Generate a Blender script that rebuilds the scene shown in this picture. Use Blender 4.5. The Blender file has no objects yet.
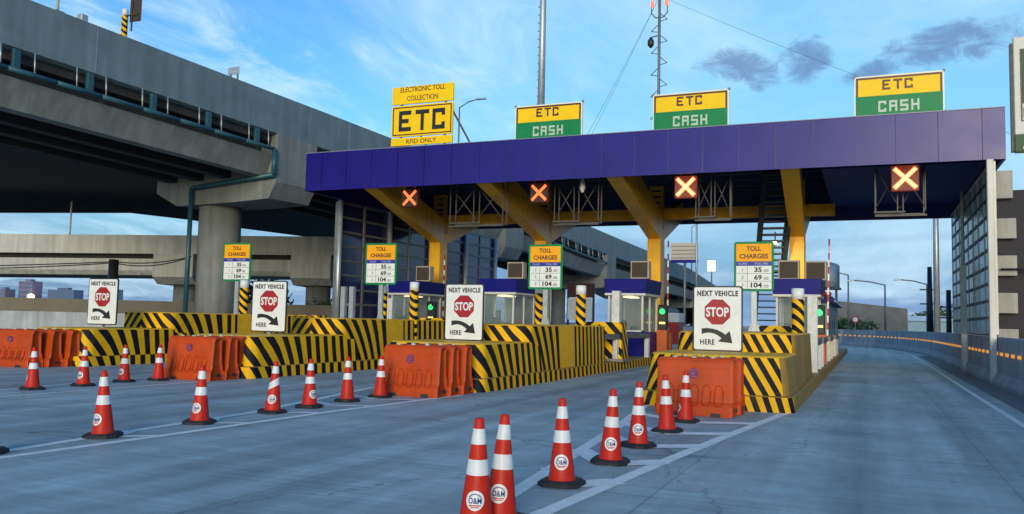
import bpy, bmesh, math, random
from mathutils import Vector, Matrix
rad = math.radians
S = bpy.context.scene
COL = S.collection
random.seed(7)

# ------------------------------------------------------------------ camera
cd = bpy.data.cameras.new("camera")
cam = bpy.data.objects.new("camera", cd); COL.objects.link(cam)
cd.sensor_width = 36.0; cd.lens = 29.707; cd.clip_start = 0.05; cd.clip_end = 5000
cam.matrix_world = Matrix(((0.92176413, 0.00788245, 0.38767094, 0.0),
                           (0.38706662, -0.07808341, -0.91873958, 0.0),
                           (0.02302875, 0.99691567, -0.07502551, 1.71),
                           (0, 0, 0, 1)))
S.camera = cam

# ------------------------------------------------------------------ sky, sun, exposure
SUN_EL, SUN_AZ = 9.0, 164.0          # azimuth clockwise from +Y: low behind the camera, a little to the right
EXPOSURE = 1.0
w = bpy.data.worlds.new("World"); S.world = w; w.use_nodes = True
wt = w.node_tree; wt.nodes.clear()
def WN(t, **k):
    n = wt.nodes.new(t)
    for a, b in k.items(): setattr(n, a, b)
    return n
def WL(a, b): wt.links.new(a, b)
def wmath(op, a, b=None, c=None, clamp=False):
    n = WN('ShaderNodeMath', operation=op); n.use_clamp = clamp
    for i, v in enumerate((a, b, c)):
        if v is None: continue
        if isinstance(v, (int, float)): n.inputs[i].default_value = v
        else: WL(v, n.inputs[i])
    return n.outputs[0]
sky = WN('ShaderNodeTexSky', sky_type='NISHITA')
sky.sun_disc = False; sky.sun_elevation = rad(SUN_EL); sky.sun_rotation = rad(SUN_AZ)
sky.altitude = 0; sky.air_density = 1.0; sky.dust_density = 0.6; sky.ozone_density = 2.0
hs = WN('ShaderNodeHueSaturation'); hs.inputs['Saturation'].default_value = 1.25; hs.inputs['Value'].default_value = 1.0
WL(sky.outputs[0], hs.inputs['Color'])
tc = WN('ShaderNodeTexCoord')
sep = WN('ShaderNodeSeparateXYZ'); WL(tc.outputs['Generated'], sep.inputs[0])
zz = wmath('ADD', wmath('MAXIMUM', sep.outputs[2], 0.0), 0.13)
cmb = WN('ShaderNodeCombineXYZ')
WL(wmath('DIVIDE', sep.outputs[0], zz), cmb.inputs[0]); WL(wmath('DIVIDE', sep.outputs[1], zz), cmb.inputs[1])
def cloud_noise(scale, detail, rough, off, stretch=(1, 1, 1), rot=0, dist=0.4):
    mp = WN('ShaderNodeMapping'); mp.inputs['Scale'].default_value = stretch
    mp.inputs['Location'].default_value = off; mp.inputs['Rotation'].default_value = (0, 0, rot)
    WL(cmb.outputs[0], mp.inputs[0])
    n = WN('ShaderNodeTexNoise'); n.inputs['Scale'].default_value = scale; n.inputs['Detail'].default_value = detail
    n.inputs['Roughness'].default_value = rough; n.inputs['Distortion'].default_value = dist
    WL(mp.outputs[0], n.inputs['Vector']); return n.outputs[0]
def ramp(v, a, b):
    n = WN('ShaderNodeMapRange'); n.interpolation_type = 'SMOOTHSTEP'
    n.inputs['From Min'].default_value = a; n.inputs['From Max'].default_value = b
    WL(v, n.inputs['Value']); return n.outputs[0]
def mixc(f, a, b):
    n = WN('ShaderNodeMix', data_type='RGBA')
    if isinstance(f, float): n.inputs[0].default_value = f
    else: WL(f, n.inputs[0])
    WL(a, n.inputs[6])
    if isinstance(b, tuple): n.inputs[7].default_value = b
    else: WL(b, n.inputs[7])
    return n.outputs[2]
tint = WN('ShaderNodeMix', data_type='RGBA', blend_type='MULTIPLY'); tint.inputs[0].default_value = 1.0
WL(hs.outputs[0], tint.inputs[6]); tint.inputs[7].default_value = (0.76, 1.0, 1.18, 1)
col = tint.outputs[2]
# blue dusk air towards the horizon, paler on the right
lowh = ramp(sep.outputs[2], 0.24, 0.0)
side = ramp(sep.outputs[0], -0.75, 0.1)
glow = WN('ShaderNodeVectorMath', operation='DOT_PRODUCT'); WL(tc.outputs['Generated'], glow.inputs[0]); glow.inputs[1].default_value = Vector((-0.05, 0.95, 0.27)).normalized()
col = mixc(wmath('MULTIPLY', ramp(glow.outputs['Value'], 0.82, 1.0), 0.66), col, (1.35, 3.15, 4.3, 1))
hz = mixc(side, WN('ShaderNodeRGB').outputs[0], (1.0, 1.7, 2.9, 1)); hz.node.inputs[6].links[0].from_node.outputs[0].default_value = (0.36, 1.0, 2.3, 1)
front = ramp(sep.outputs[1], -0.25, 0.35)
col = mixc(wmath('MULTIPLY', wmath('MULTIPLY', lowh, front), 0.9), col, hz)
wisp = ramp(cloud_noise(0.9, 8, 0.62, (3.1, 1.7, 0), (1.0, 0.45, 1), 0.7, 0.8), 0.40, 0.72)
band = ramp(sep.outputs[2], 0.75, 0.25)
col = mixc(wmath('MULTIPLY', wmath('MULTIPLY', wisp, band), 0.72), col, (3.0, 4.1, 4.9, 1))
wisp2 = ramp(cloud_noise(2.2, 9, 0.66, (6.3, 0.4, 0), (1.0, 0.5, 1), -0.5, 1.1), 0.45, 0.70)
lft = ramp(sep.outputs[0], -0.1, -0.45)
col = mixc(wmath('MULTIPLY', wmath('MULTIPLY', wisp2, band), wmath('MULTIPLY', lft, 0.75)), col, (2.9, 4.0, 4.8, 1))
# grey-violet bank near the horizon and the separate dark clouds high on the right
bank = ramp(cloud_noise(0.55, 7, 0.6, (9.4, 2.2, 0), (0.8, 1.3, 1), 0.2, 0.5), 0.40, 0.66)
lowb = ramp(sep.outputs[2], 0.20, 0.02)
col = mixc(wmath('MULTIPLY', wmath('MULTIPLY', bank, lowb), 0.75), col, (0.75, 1.35, 2.6, 1))
ya_ = wmath('MAXIMUM', sep.outputs[1], 0.05)
aa = wmath('DIVIDE', sep.outputs[0], ya_); ee = wmath('DIVIDE', sep.outputs[2], ya_)
def blob(a0, e0, ra, re, tilt):
    da = wmath('SUBTRACT', aa, a0); de = wmath('SUBTRACT', wmath('SUBTRACT', ee, e0), wmath('MULTIPLY', da, tilt))
    d2 = wmath('ADD', wmath('POWER', wmath('MULTIPLY', da, 1 / ra), 2.0), wmath('POWER', wmath('MULTIPLY', de, 1 / re), 2.0))
    return wmath('MULTIPLY', ramp(d2, 1.0, 0.0), ramp(sep.outputs[1], 0.05, 0.2))
CLOUDS = [(-0.145, 0.308, 0.066, 0.032, -0.15), (-0.112, 0.292, 0.036, 0.028, 0.0), (-0.064, 0.306, 0.042, 0.040, 0.1), (0.085, 0.308, 0.110, 0.036, 0.15), (0.01, 0.285, 0.05, 0.02, 0.2)]
blobs = None
for b_ in CLOUDS:
    b = blob(*b_); blobs = b if blobs is None else wmath('MAXIMUM', blobs, b)
cc = WN('ShaderNodeCombineXYZ'); WL(aa, cc.inputs[0]); WL(wmath('MULTIPLY', ee, 1.7), cc.inputs[1])
pn = WN('ShaderNodeTexNoise'); pn.inputs['Scale'].default_value = 26.0; pn.inputs['Detail'].default_value = 9; pn.inputs['Roughness'].default_value = 0.68; pn.inputs['Distortion'].default_value = 0.8
WL(cc.outputs[0], pn.inputs['Vector'])
dark = ramp(wmath('ADD', wmath('MULTIPLY', blobs, 0.50), pn.outputs[0]), 0.70, 1.06)
col = mixc(wmath('MULTIPLY', dark, 0.78), col, (0.66, 1.12, 2.2, 1))
bg = WN('ShaderNodeBackground'); bg.inputs['Strength'].default_value = 0.112
WL(col, bg.inputs['Color']); out = WN('ShaderNodeOutputWorld'); WL(bg.outputs[0], out.inputs[0])

sd = bpy.data.lights.new("sun", 'SUN'); sun = bpy.data.objects.new("sun", sd); COL.objects.link(sun)
sd.energy = 1.1; sd.angle = rad(20); sd.color = (1.0, 0.86, 0.66)
az, el = rad(SUN_AZ), rad(SUN_EL)
tosun = Vector((math.sin(az) * math.cos(el), math.cos(az) * math.cos(el), math.sin(el)))
sun.rotation_euler = (-tosun).to_track_quat('-Z', 'Y').to_euler()
S.view_settings.view_transform = 'Standard'; S.view_settings.look = 'None'
S.view_settings.gamma = 1.0; S.view_settings.use_curve_mapping = False
S.view_settings.exposure = EXPOSURE

# ------------------------------------------------------------------ materials
def mat(name, c, rough=0.6, metal=0.0, var=0.12, scale=3.0, bump=0.0, bscale=40, emit=None, es=0, streak=0.0, spec=0.5, dirt=0.0):
    m = bpy.data.materials.new(name); m.use_nodes = True
    t = m.node_tree; p = t.nodes['Principled BSDF']
    p.inputs['Roughness'].default_value = rough; p.inputs['Metallic'].default_value = metal
    p.inputs['Specular IOR Level'].default_value = spec
    p.inputs['Base Color'].default_value = (*c, 1)
    if emit:
        p.inputs['Emission Color'].default_value = (*emit, 1); p.inputs['Emission Strength'].default_value = es
    g = t.nodes.new('ShaderNodeNewGeometry')
    cur = None
    if var > 0:
        n = t.nodes.new('ShaderNodeTexNoise'); n.inputs['Scale'].default_value = scale; n.inputs['Detail'].default_value = 7
        n.inputs['Roughness'].default_value = 0.62
        t.links.new(g.outputs['Position'], n.inputs['Vector'])
        r = t.nodes.new('ShaderNodeMapRange'); r.inputs['From Min'].default_value = 0.3; r.inputs['From Max'].default_value = 0.7
        r.inputs['To Min'].default_value = 1 - var; r.inputs['To Max'].default_value = 1 + var
        t.links.new(n.outputs[0], r.inputs['Value'])
        cur = r.outputs[0]
        r2 = t.nodes.new('ShaderNodeMapRange'); r2.inputs['To Min'].default_value = max(0.05, rough - 0.12); r2.inputs['To Max'].default_value = min(1, rough + 0.12)
        t.links.new(n.outputs[0], r2.inputs['Value']); t.links.new(r2.outputs[0], p.inputs['Roughness'])
    if streak > 0:
        mp = t.nodes.new('ShaderNodeMapping'); mp.inputs['Scale'].default_value = (2.2, 2.2, 0.16)
        t.links.new(g.outputs['Position'], mp.inputs[0])
        n2 = t.nodes.new('ShaderNodeTexNoise'); n2.inputs['Scale'].default_value = 1.0; n2.inputs['Detail'].default_value = 6
        t.links.new(mp.outputs[0], n2.inputs['Vector'])
        r3 = t.nodes.new('ShaderNodeMapRange'); r3.inputs['From Min'].default_value = 0.35; r3.inputs['From Max'].default_value = 0.65
        r3.inputs['To Min'].default_value = 1 - streak; r3.inputs['To Max'].default_value = 1 + streak * 0.4
        t.links.new(n2.outputs[0], r3.inputs['Value'])
        if cur is None: cur = r3.outputs[0]
        else:
            mm = t.nodes.new('ShaderNodeMath'); mm.operation = 'MULTIPLY'
            t.links.new(cur, mm.inputs[0]); t.links.new(r3.outputs[0], mm.inputs[1]); cur = mm.outputs[0]
    colsock = None
    if cur is not None:
        v = t.nodes.new('ShaderNodeVectorMath'); v.operation = 'SCALE'
        v.inputs[0].default_value = c; t.links.new(cur, v.inputs['Scale'])
        colsock = v.outputs[0]
    if dirt > 0:   # blotches of dry dirt
        n4 = t.nodes.new('ShaderNodeTexNoise'); n4.inputs['Scale'].default_value = 5.5; n4.inputs['Detail'].default_value = 9; n4.inputs['Roughness'].default_value = 0.7
        t.links.new(g.outputs['Position'], n4.inputs['Vector'])
        r4 = t.nodes.new('ShaderNodeMapRange'); r4.inputs['From Min'].default_value = 0.5; r4.inputs['From Max'].default_value = 0.75; r4.inputs['To Max'].default_value = dirt
        t.links.new(n4.outputs[0], r4.inputs['Value'])
        mx = t.nodes.new('ShaderNodeMix'); mx.data_type = 'RGBA'
        t.links.new(r4.outputs[0], mx.inputs[0])
        if colsock is not None: t.links.new(colsock, mx.inputs[6])
        else: mx.inputs[6].default_value = (*c, 1)
        mx.inputs[7].default_value = (0.11, 0.085, 0.06, 1)
        colsock = mx.outputs[2]
    if colsock is not None: t.links.new(colsock, p.inputs['Base Color'])
    if bump > 0:
        n3 = t.nodes.new('ShaderNodeTexNoise'); n3.inputs['Scale'].default_value = bscale; n3.inputs['Detail'].default_value = 5
        t.links.new(g.outputs['Position'], n3.inputs['Vector'])
        b = t.nodes.new('ShaderNodeBump'); b.inputs['Strength'].default_value = bump; b.inputs['Distance'].default_value = 0.02
        t.links.new(n3.outputs[0], b.inputs['Height']); t.links.new(b.outputs[0], p.inputs['Normal'])
    return m

def road_mat():
    m = bpy.data.materials.new('concrete_road'); m.use_nodes = True
    t = m.node_tree; p = t.nodes['Principled BSDF']; L = t.links.new
    g = t.nodes.new('ShaderNodeNewGeometry')
    def noise(scale, stretch, detail=8, rough=0.65, rot=0.0):
        mp = t.nodes.new('ShaderNodeMapping'); mp.inputs['Scale'].default_value = stretch; mp.inputs['Rotation'].default_value = (0, 0, rot)
        L(g.outputs['Position'], mp.inputs[0])
        n = t.nodes.new('ShaderNodeTexNoise'); n.inputs['Scale'].default_value = scale; n.inputs['Detail'].default_value = detail; n.inputs['Roughness'].default_value = rough
        L(mp.outputs[0], n.inputs['Vector']); return n.outputs[0]
    def rng(v, a, b, c, d):
        r = t.nodes.new('ShaderNodeMapRange'); 
        for k, x in zip(('From Min', 'From Max', 'To Min', 'To Max'), (a, b, c, d)): r.inputs[k].default_value = x
        L(v, r.inputs['Value']); return r.outputs[0]
    def mul(a, b):
        n = t.nodes.new('ShaderNodeMath'); n.operation = 'MULTIPLY'; L(a, n.inputs[0]); L(b, n.inputs[1]); return n.outputs[0]
    big = rng(noise(0.28, (1, 1, 1)), 0.3, 0.7, 0.74, 1.2)
    mid = rng(noise(1.3, (1, 1, 1)), 0.3, 0.7, 0.82, 1.16)
    # tyre wear along the lanes and brushed texture across
    tyre = rng(noise(1.0, (1.1, 0.05, 1), 6), 0.38, 0.66, 0.72, 1.14)
    brush = rng(noise(1.0, (0.35, 9.0, 1), 6), 0.35, 0.65, 0.88, 1.10)
    fine = rng(noise(55, (1, 1, 1), 3), 0.3, 0.7, 0.9, 1.1)
    spots = rng(noise(2.6, (0.5, 1.9, 1), 8, 0.75, 0.2), 0.66, 0.74, 1.0, 0.52)
    v = mul(mul(mul(mul(mul(big, mid), tyre), brush), fine), spots)
    chips = rng(noise(1.0, (7.0, 16.0, 1), 3, 0.5), 0.735, 0.76, 1.0, 0.35)
    scuff = rng(noise(0.55, (0.5, 3.2, 1), 7, 0.7, -0.06), 0.60, 0.72, 1.0, 0.72)
    vo = t.nodes.new('ShaderNodeTexVoronoi'); vo.feature = 'DISTANCE_TO_EDGE'; vo.inputs['Scale'].default_value = 0.22
    wmp = t.nodes.new('ShaderNodeMapping'); wmp.inputs['Scale'].default_value = (1, 0.6, 1)
    wn = t.nodes.new('ShaderNodeTexNoise'); wn.inputs['Scale'].default_value = 1.6; wn.inputs['Detail'].default_value = 6; L(g.outputs['Position'], wn.inputs['Vector'])
    wa = t.nodes.new('ShaderNodeVectorMath'); wa.operation = 'MULTIPLY_ADD'; L(wn.outputs['Color'], wa.inputs[0]); wa.inputs[1].default_value = (1.2, 1.2, 0); L(g.outputs['Position'], wa.inputs[2])
    L(wa.outputs[0], wmp.inputs[0]); L(wmp.outputs[0], vo.inputs['Vector'])
    crack = rng(vo.outputs['Distance'], 0.001, 0.0045, 0.62, 1.0)
    v = mul(mul(mul(v, chips), scuff), crack)
    # sawn joints between concrete slabs
    sp = t.nodes.new('ShaderNodeSeparateXYZ'); L(g.outputs['Position'], sp.inputs[0])
    def joint(sock, per, off, wd):
        a = t.nodes.new('ShaderNodeMath'); a.operation = 'ADD'; L(sock, a.inputs[0]); a.inputs[1].default_value = off
        f = t.nodes.new('ShaderNodeMath'); f.operation = 'PINGPONG'; L(a.outputs[0], f.inputs[0]); f.inputs[1].default_value = per / 2
        return rng(f.outputs[0], wd * 0.5, wd, 0.62, 1.0)
    # twin wheel tracks worn along the middle of each lane
    pa = t.nodes.new('ShaderNodeMath'); pa.operation = 'PINGPONG'; po = t.nodes.new('ShaderNodeMath'); po.operation = 'SUBTRACT'
    L(sp.outputs[0], po.inputs[0]); po.inputs[1].default_value = 0.7; L(po.outputs[0], pa.inputs[0]); pa.inputs[1].default_value = 3.4
    pd = t.nodes.new('ShaderNodeMath'); pd.operation = 'SUBTRACT'; L(pa.outputs[0], pd.inputs[0]); pd.inputs[1].default_value = 0.8
    pe = t.nodes.new('ShaderNodeMath'); pe.operation = 'ABSOLUTE'; L(pd.outputs[0], pe.inputs[0])
    ps = t.nodes.new('ShaderNodeMath'); ps.operation = 'MULTIPLY_ADD'; L(noise(0.8, (1, .3, 1)), ps.inputs[0]); ps.inputs[1].default_value = 0.7; L(pe.outputs[0], ps.inputs[2])
    v = mul(v, rng(ps.outputs[0], 0.32, 0.75, 0.80, 1.0))
    v = mul(v, joint(sp.outputs[1], 4.5, 0.6, 0.02))
    v = mul(v, joint(sp.outputs[0], 3.45, 2.0, 0.012))
    sc = t.nodes.new('ShaderNodeVectorMath'); sc.operation = 'SCALE'; sc.inputs[0].default_value = (0.43, 0.535, 0.545)
    L(v, sc.inputs['Scale']); L(sc.outputs[0], p.inputs['Base Color'])
    L(rng(noise(0.7, (1, 1, 1)), 0.3, 0.7, 0.42, 0.7), p.inputs['Roughness'])
    p.inputs['Specular IOR Level'].default_value = 0.3
    b = t.nodes.new('ShaderNodeBump'); b.inputs['Strength'].default_value = 0.35; b.inputs['Distance'].default_value = 0.006
    L(noise(1.0, (6, 70, 6), 4), b.inputs['Height']); L(b.outputs[0], p.inputs['Normal'])
    return m

def stripe_mat(name, a, b, soft=0.0):
    # paint bands: u of the mesh's own UV map counts bands (one dark and one light per unit)
    m = bpy.data.materials.new(name); m.use_nodes = True
    t = m.node_tree; p = t.nodes['Principled BSDF']; L = t.links.new
    uv = t.nodes.new('ShaderNodeUVMap'); sp = t.nodes.new('ShaderNodeSeparateXYZ'); L(uv.outputs[0], sp.inputs[0])
    g = t.nodes.new('ShaderNodeNewGeometry')
    n = t.nodes.new('ShaderNodeTexNoise'); n.inputs['Scale'].default_value = 6; n.inputs['Detail'].default_value = 6; L(g.outputs['Position'], n.inputs['Vector'])
    w1 = t.nodes.new('ShaderNodeMath'); w1.operation = 'MULTIPLY_ADD'; L(n.outputs[0], w1.inputs[0]); w1.inputs[1].default_value = 0.03; L(sp.outputs[0], w1.inputs[2])
    fr = t.nodes.new('ShaderNodeMath'); fr.operation = 'FRACT'; L(w1.outputs[0], fr.inputs[0])
    lt = t.nodes.new('ShaderNodeMath'); lt.operation = 'LESS_THAN'; L(fr.outputs[0], lt.inputs[0]); lt.inputs[1].default_value = 0.5
    mx = t.nodes.new('ShaderNodeMix'); mx.data_type = 'RGBA'; L(lt.outputs[0], mx.inputs[0]); mx.inputs[6].default_value = (*a, 1); mx.inputs[7].default_value = (*b, 1)
    n2 = t.nodes.new('ShaderNodeTexNoise'); n2.inputs['Scale'].default_value = 2.3; n2.inputs['Detail'].default_value = 9; n2.inputs['Roughness'].default_value = 0.7; L(g.outputs['Position'], n2.inputs['Vector'])
    r = t.nodes.new('ShaderNodeMapRange'); r.inputs['From Min'].default_value = 0.52; r.inputs['From Max'].default_value = 0.78; r.inputs['To Max'].default_value = 0.42; L(n2.outputs[0], r.inputs['Value'])
    mx2 = t.nodes.new('ShaderNodeMix'); mx2.data_type = 'RGBA'; L(r.outputs[0], mx2.inputs[0]); L(mx.outputs[2], mx2.inputs[6]); mx2.inputs[7].default_value = (0.12, 0.085, 0.04, 1)
    L(mx2.outputs[2], p.inputs['Base Color']); p.inputs['Roughness'].default_value = 0.6; p.inputs['Specular IOR Level'].default_value = 0.15
    bb = t.nodes.new('ShaderNodeBump'); bb.inputs['Strength'].default_value = 0.25; bb.inputs['Distance'].default_value = 0.01; L(n2.outputs[0], bb.inputs['Height']); L(bb.outputs[0], p.inputs['Normal'])
    return m

YEL = (0.86, 0.46, 0.008); BLK = (0.007, 0.009, 0.018)
M = {}
M['road'] = road_mat()
M['ground'] = mat('dry_ground', (0.12, 0.115, 0.09), 0.9, var=0.3, scale=0.05)
M['gutter'] = mat('gutter_concrete', (0.20, 0.21, 0.215), 0.8, var=0.25, scale=2, bump=0.3)
M['line'] = mat('road_paint', (0.90, 0.92, 0.88), 0.6, var=0.14, scale=5, dirt=0.16)
M['conc'] = mat('viaduct_concrete', (0.135, 0.195, 0.225), 0.8, var=0.16, scale=0.7, bump=0.25, bscale=18, streak=0.16)
M['conc_cap'] = mat('pier_concrete', (0.185, 0.20, 0.20), 0.8, var=0.14, scale=1.1, bump=0.2, bscale=18, streak=0.22)
M['conc_shaded'] = mat('shaded_soffit_concrete', (0.03, 0.032, 0.036), 0.9, var=0.2, scale=0.8, streak=0.2)  # shade under the decks is put into this near-black base colour
M['conc_far'] = mat('far_viaduct_concrete', (0.50, 0.51, 0.49), 0.85, var=0.1, scale=0.4, streak=0.2)
M['wallconc'] = mat('barrier_concrete', (0.38, 0.41, 0.44), 0.75, var=0.16, scale=1.0, bump=0.2, bscale=20, streak=0.25)
M['tan'] = mat('tan_wall', (0.19, 0.165, 0.13), 0.9, var=0.15, scale=0.4)
M['rough'] = mat('rubble_concrete', (0.17, 0.165, 0.15), 0.9, var=0.3, scale=0.6, bump=0.5, bscale=3)
M['teal'] = mat('teal_pipe', (0.018, 0.085, 0.115), 0.45, var=0.15, scale=3)
M['strip'] = stripe_mat('hazard_bands', YEL, BLK)
M['yellow'] = mat('yellow_paint', YEL, 0.5, var=0.12, scale=4, dirt=0.3)
M['worn'] = mat('worn_yellow_paint', (0.36, 0.215, 0.028), 0.6, var=0.2, scale=3, dirt=0.5, streak=0.25)
M['isl_top'] = mat('island_concrete', (0.26, 0.25, 0.22), 0.85, var=0.2, scale=2)
M['steel_y'] = mat('ochre_steel', (0.90, 0.48, 0.016), 0.42, var=0.10, scale=1.4, streak=0.12)
M['steel_yd'] = mat('ochre_steel_slats', (0.65, 0.34, 0.015), 0.5, var=0.2, scale=3)
M['fascia'] = mat('blue_cladding', (0.010, 0.0035, 0.185), 0.34, var=0.12, scale=0.6, spec=0.42, bump=0.06, bscale=0.9, streak=0.10)
M['seam'] = mat('seam_strip', (0.22, 0.22, 0.34), 0.4, var=0.05)
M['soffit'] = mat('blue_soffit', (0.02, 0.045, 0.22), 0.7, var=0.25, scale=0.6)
M['purlin'] = mat('dark_purlin', (0.03, 0.05, 0.12), 0.6, var=0.2)
M['galv'] = mat('galvanised_steel', (0.42, 0.45, 0.47), 0.42, 0.55, var=0.14, scale=5)
M['brace'] = mat('brown_steel', (0.075, 0.07, 0.065), 0.55, 0.3, var=0.2, scale=4)
M['galv_d'] = mat('dull_steel', (0.17, 0.18, 0.18), 0.55, 0.4, var=0.2, scale=4)
M['dark'] = mat('dark_metal', (0.02, 0.021, 0.024), 0.5, var=0.2)
M['stairm'] = mat('stair_metal', (0.035, 0.05, 0.065), 0.55, 0.3, var=0.2)
M['white'] = mat('white_sheet', (0.74, 0.75, 0.74), 0.42, var=0.05, scale=3, dirt=0.12)
M['whitep'] = mat('white_post_paint', (0.62, 0.62, 0.59), 0.55, var=0.1, scale=6, dirt=0.35)
M['sign_y'] = mat('sign_yellow', (0.92, 0.58, 0.004), 0.45, spec=0.25, var=0.06, scale=2.5)
M['sign_o'] = mat('sign_orange', (0.88, 0.38, 0.006), 0.45, spec=0.25, var=0.06, scale=2.5)
M['sign_g'] = mat('sign_green', (0.004, 0.21, 0.070), 0.45, spec=0.25, var=0.12, scale=2.5)
M['sign_b'] = mat('sign_blue', (0.02, 0.02, 0.30), 0.4, var=0.06)
M['sign_r'] = mat('sign_red', (0.34, 0.006, 0.012), 0.45, var=0.06)
M['maroon'] = mat('sign_brown', (0.075, 0.012, 0.010), 0.45, var=0.05)
M['ink'] = mat('sign_black', (0.012, 0.012, 0.014), 0.45, var=0.05)
M['cashw'] = mat('sign_pale', (0.46, 0.56, 0.47), 0.45, var=0.08)
M['cone'] = mat('cone_plastic', (0.54, 0.018, 0.005), 0.5, var=0.10, scale=7, dirt=0.18, spec=0.3)
M['cone_base'] = mat('cone_rubber', (0.013, 0.014, 0.017), 0.7, var=0.3, scale=8)
M['band'] = mat('cone_white_sleeve', (0.72, 0.73, 0.72), 0.45, var=0.08, scale=9, dirt=0.22)
M['navy'] = mat('navy_ink', (0.02, 0.02, 0.16), 0.5, var=0.05)
M['redink'] = mat('red_ink', (0.55, 0.04, 0.03), 0.5, var=0.05)
M['orange'] = mat('orange_barrier_plastic', (0.52, 0.058, 0.003), 0.5, var=0.14, scale=2.4, dirt=0.28, streak=0.15, spec=0.3)
M['purple'] = mat('purple_ink', (0.10, 0.02, 0.13), 0.5, var=0.05)
M['purple_l'] = mat('barrier_ink_light', (0.45, 0.10, 0.10), 0.5, var=0.05)
M['booth'] = mat('booth_blue', (0.006, 0.006, 0.17), 0.45, spec=0.18, var=0.1, scale=2)
M['booth_w'] = mat('booth_white', (0.60, 0.59, 0.55), 0.5, var=0.08, scale=2, dirt=0.12)
M['booth_in'] = mat('booth_inside', (0.22, 0.21, 0.19), 0.7, var=0.2, scale=2)
M['bluewall'] = mat('pale_blue_wall', (0.22, 0.36, 0.46), 0.6, var=0.12, scale=2, streak=0.12)
M['brown'] = mat('brown_grille', (0.045, 0.032, 0.026), 0.7, var=0.3, scale=9)
M['beige'] = mat('beige_metal', (0.42, 0.37, 0.30), 0.55, var=0.1)
M['postbeige'] = mat('pale_column_paint', (0.66, 0.64, 0.58), 0.55, var=0.1, scale=3, streak=0.2)
M['machine'] = mat('orange_machine', (0.50, 0.10, 0.012), 0.5, var=0.15, scale=3, dirt=0.3)
M['leaf'] = mat('leaf', (0.035, 0.075, 0.022), 0.7, var=0.4, scale=1.5)
M['leaf2'] = mat('leaf_light', (0.06, 0.11, 0.03), 0.7, var=0.4, scale=1.5)
M['bark'] = mat('bark', (0.08, 0.06, 0.045), 0.9, var=0.3)
M['bdark'] = mat('building_dark', (0.03, 0.028, 0.034), 0.8, var=0.25, scale=0.8)
M['bbeige'] = mat('building_beige', (0.36, 0.34, 0.30), 0.8, var=0.12, scale=0.8, streak=0.2)
M['bill_g'] = mat('billboard_green', (0.03, 0.09, 0.035), 0.6, var=0.3)
M['haze1'] = mat('city_haze_pale', (0.15, 0.20, 0.31), 0.9, var=0.2, scale=0.08)  # distance haze is mixed into the colours of the far towers
M['haze2'] = mat('city_haze_blue', (0.09, 0.14, 0.25), 0.9, var=0.2, scale=0.08)
M['haze3'] = mat('city_haze_pink', (0.17, 0.16, 0.25), 0.9, var=0.2, scale=0.08)
M['refl'] = mat('amber_reflector_glow', (0.9, 0.36, 0.02), 0.3, var=0.05, emit=(1.0, 0.40, 0.03), es=0.32)  # light thrown back by the reflectors is given as a faint emission
M['ledx'] = mat('red_led', (0.5, 0.05, 0.01), 0.5, var=0, emit=(1.0, 0.14, 0.03), es=1.1)
M['ledx2'] = mat('red_led_bright', (0.5, 0.05, 0.01), 0.5, var=0, emit=(1.0, 0.40, 0.16), es=1.5)
M['ledbg'] = mat('led_panel', (0.012, 0.008, 0.008), 0.6, var=0.1, emit=(1.0, 0.10, 0.03), es=0.012)  # reddish spill of the cross is given to the panel as weak emission
M['ledbg2'] = mat('led_panel_halo', (0.03, 0.012, 0.010), 0.6, var=0.1, emit=(1.0, 0.16, 0.08), es=0.09)  # red halo round the bright crosses, put into the panel as emission
M['green_l'] = mat('green_lamp', (0.02, 0.4, 0.1), 0.4, var=0, emit=(0.02, 1.0, 0.16), es=1.0)
M['lampw'] = mat('lit_lamp', (0.8, 0.7, 0.5), 0.4, var=0, emit=(1.0, 0.72, 0.36), es=3.0)
M['lampy'] = mat('lit_panel', (0.8, 0.7, 0.5), 0.4, var=0, emit=(1.0, 0.80, 0.52), es=0.9)
M['amber'] = mat('amber_lamp', (0.8, 0.5, 0.1), 0.4, var=0, emit=(1.0, 0.62, 0.12), es=1.6)
M['redl'] = mat('red_beacon', (0.7, 0.05, 0.03), 0.4, var=0, emit=(1.0, 0.14, 0.08), es=1.0)
def glass(name, c, alpha, rough=0.06, spec=0.6):
    m = bpy.data.materials.new(name); m.use_nodes = True
    p = m.node_tree.nodes['Principled BSDF']
    p.inputs['Base Color'].default_value = (*c, 1); p.inputs['Roughness'].default_value = rough
    p.inputs['Alpha'].default_value = alpha; p.inputs['Specular IOR Level'].default_value = spec
    return m
M['glass'] = glass('booth_glass', (0.30, 0.40, 0.42), 0.22)
M['glass_teal'] = glass('teal_screen_glass', (0.19, 0.50, 0.56), 0.92, 0.22, 0.6)
M['glass_blue'] = glass('blue_screen_glass', (0.012, 0.02, 0.10), 0.86, 0.12)
M['glass_dark'] = glass('dark_glass', (0.015, 0.02, 0.03), 1.0)

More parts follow.
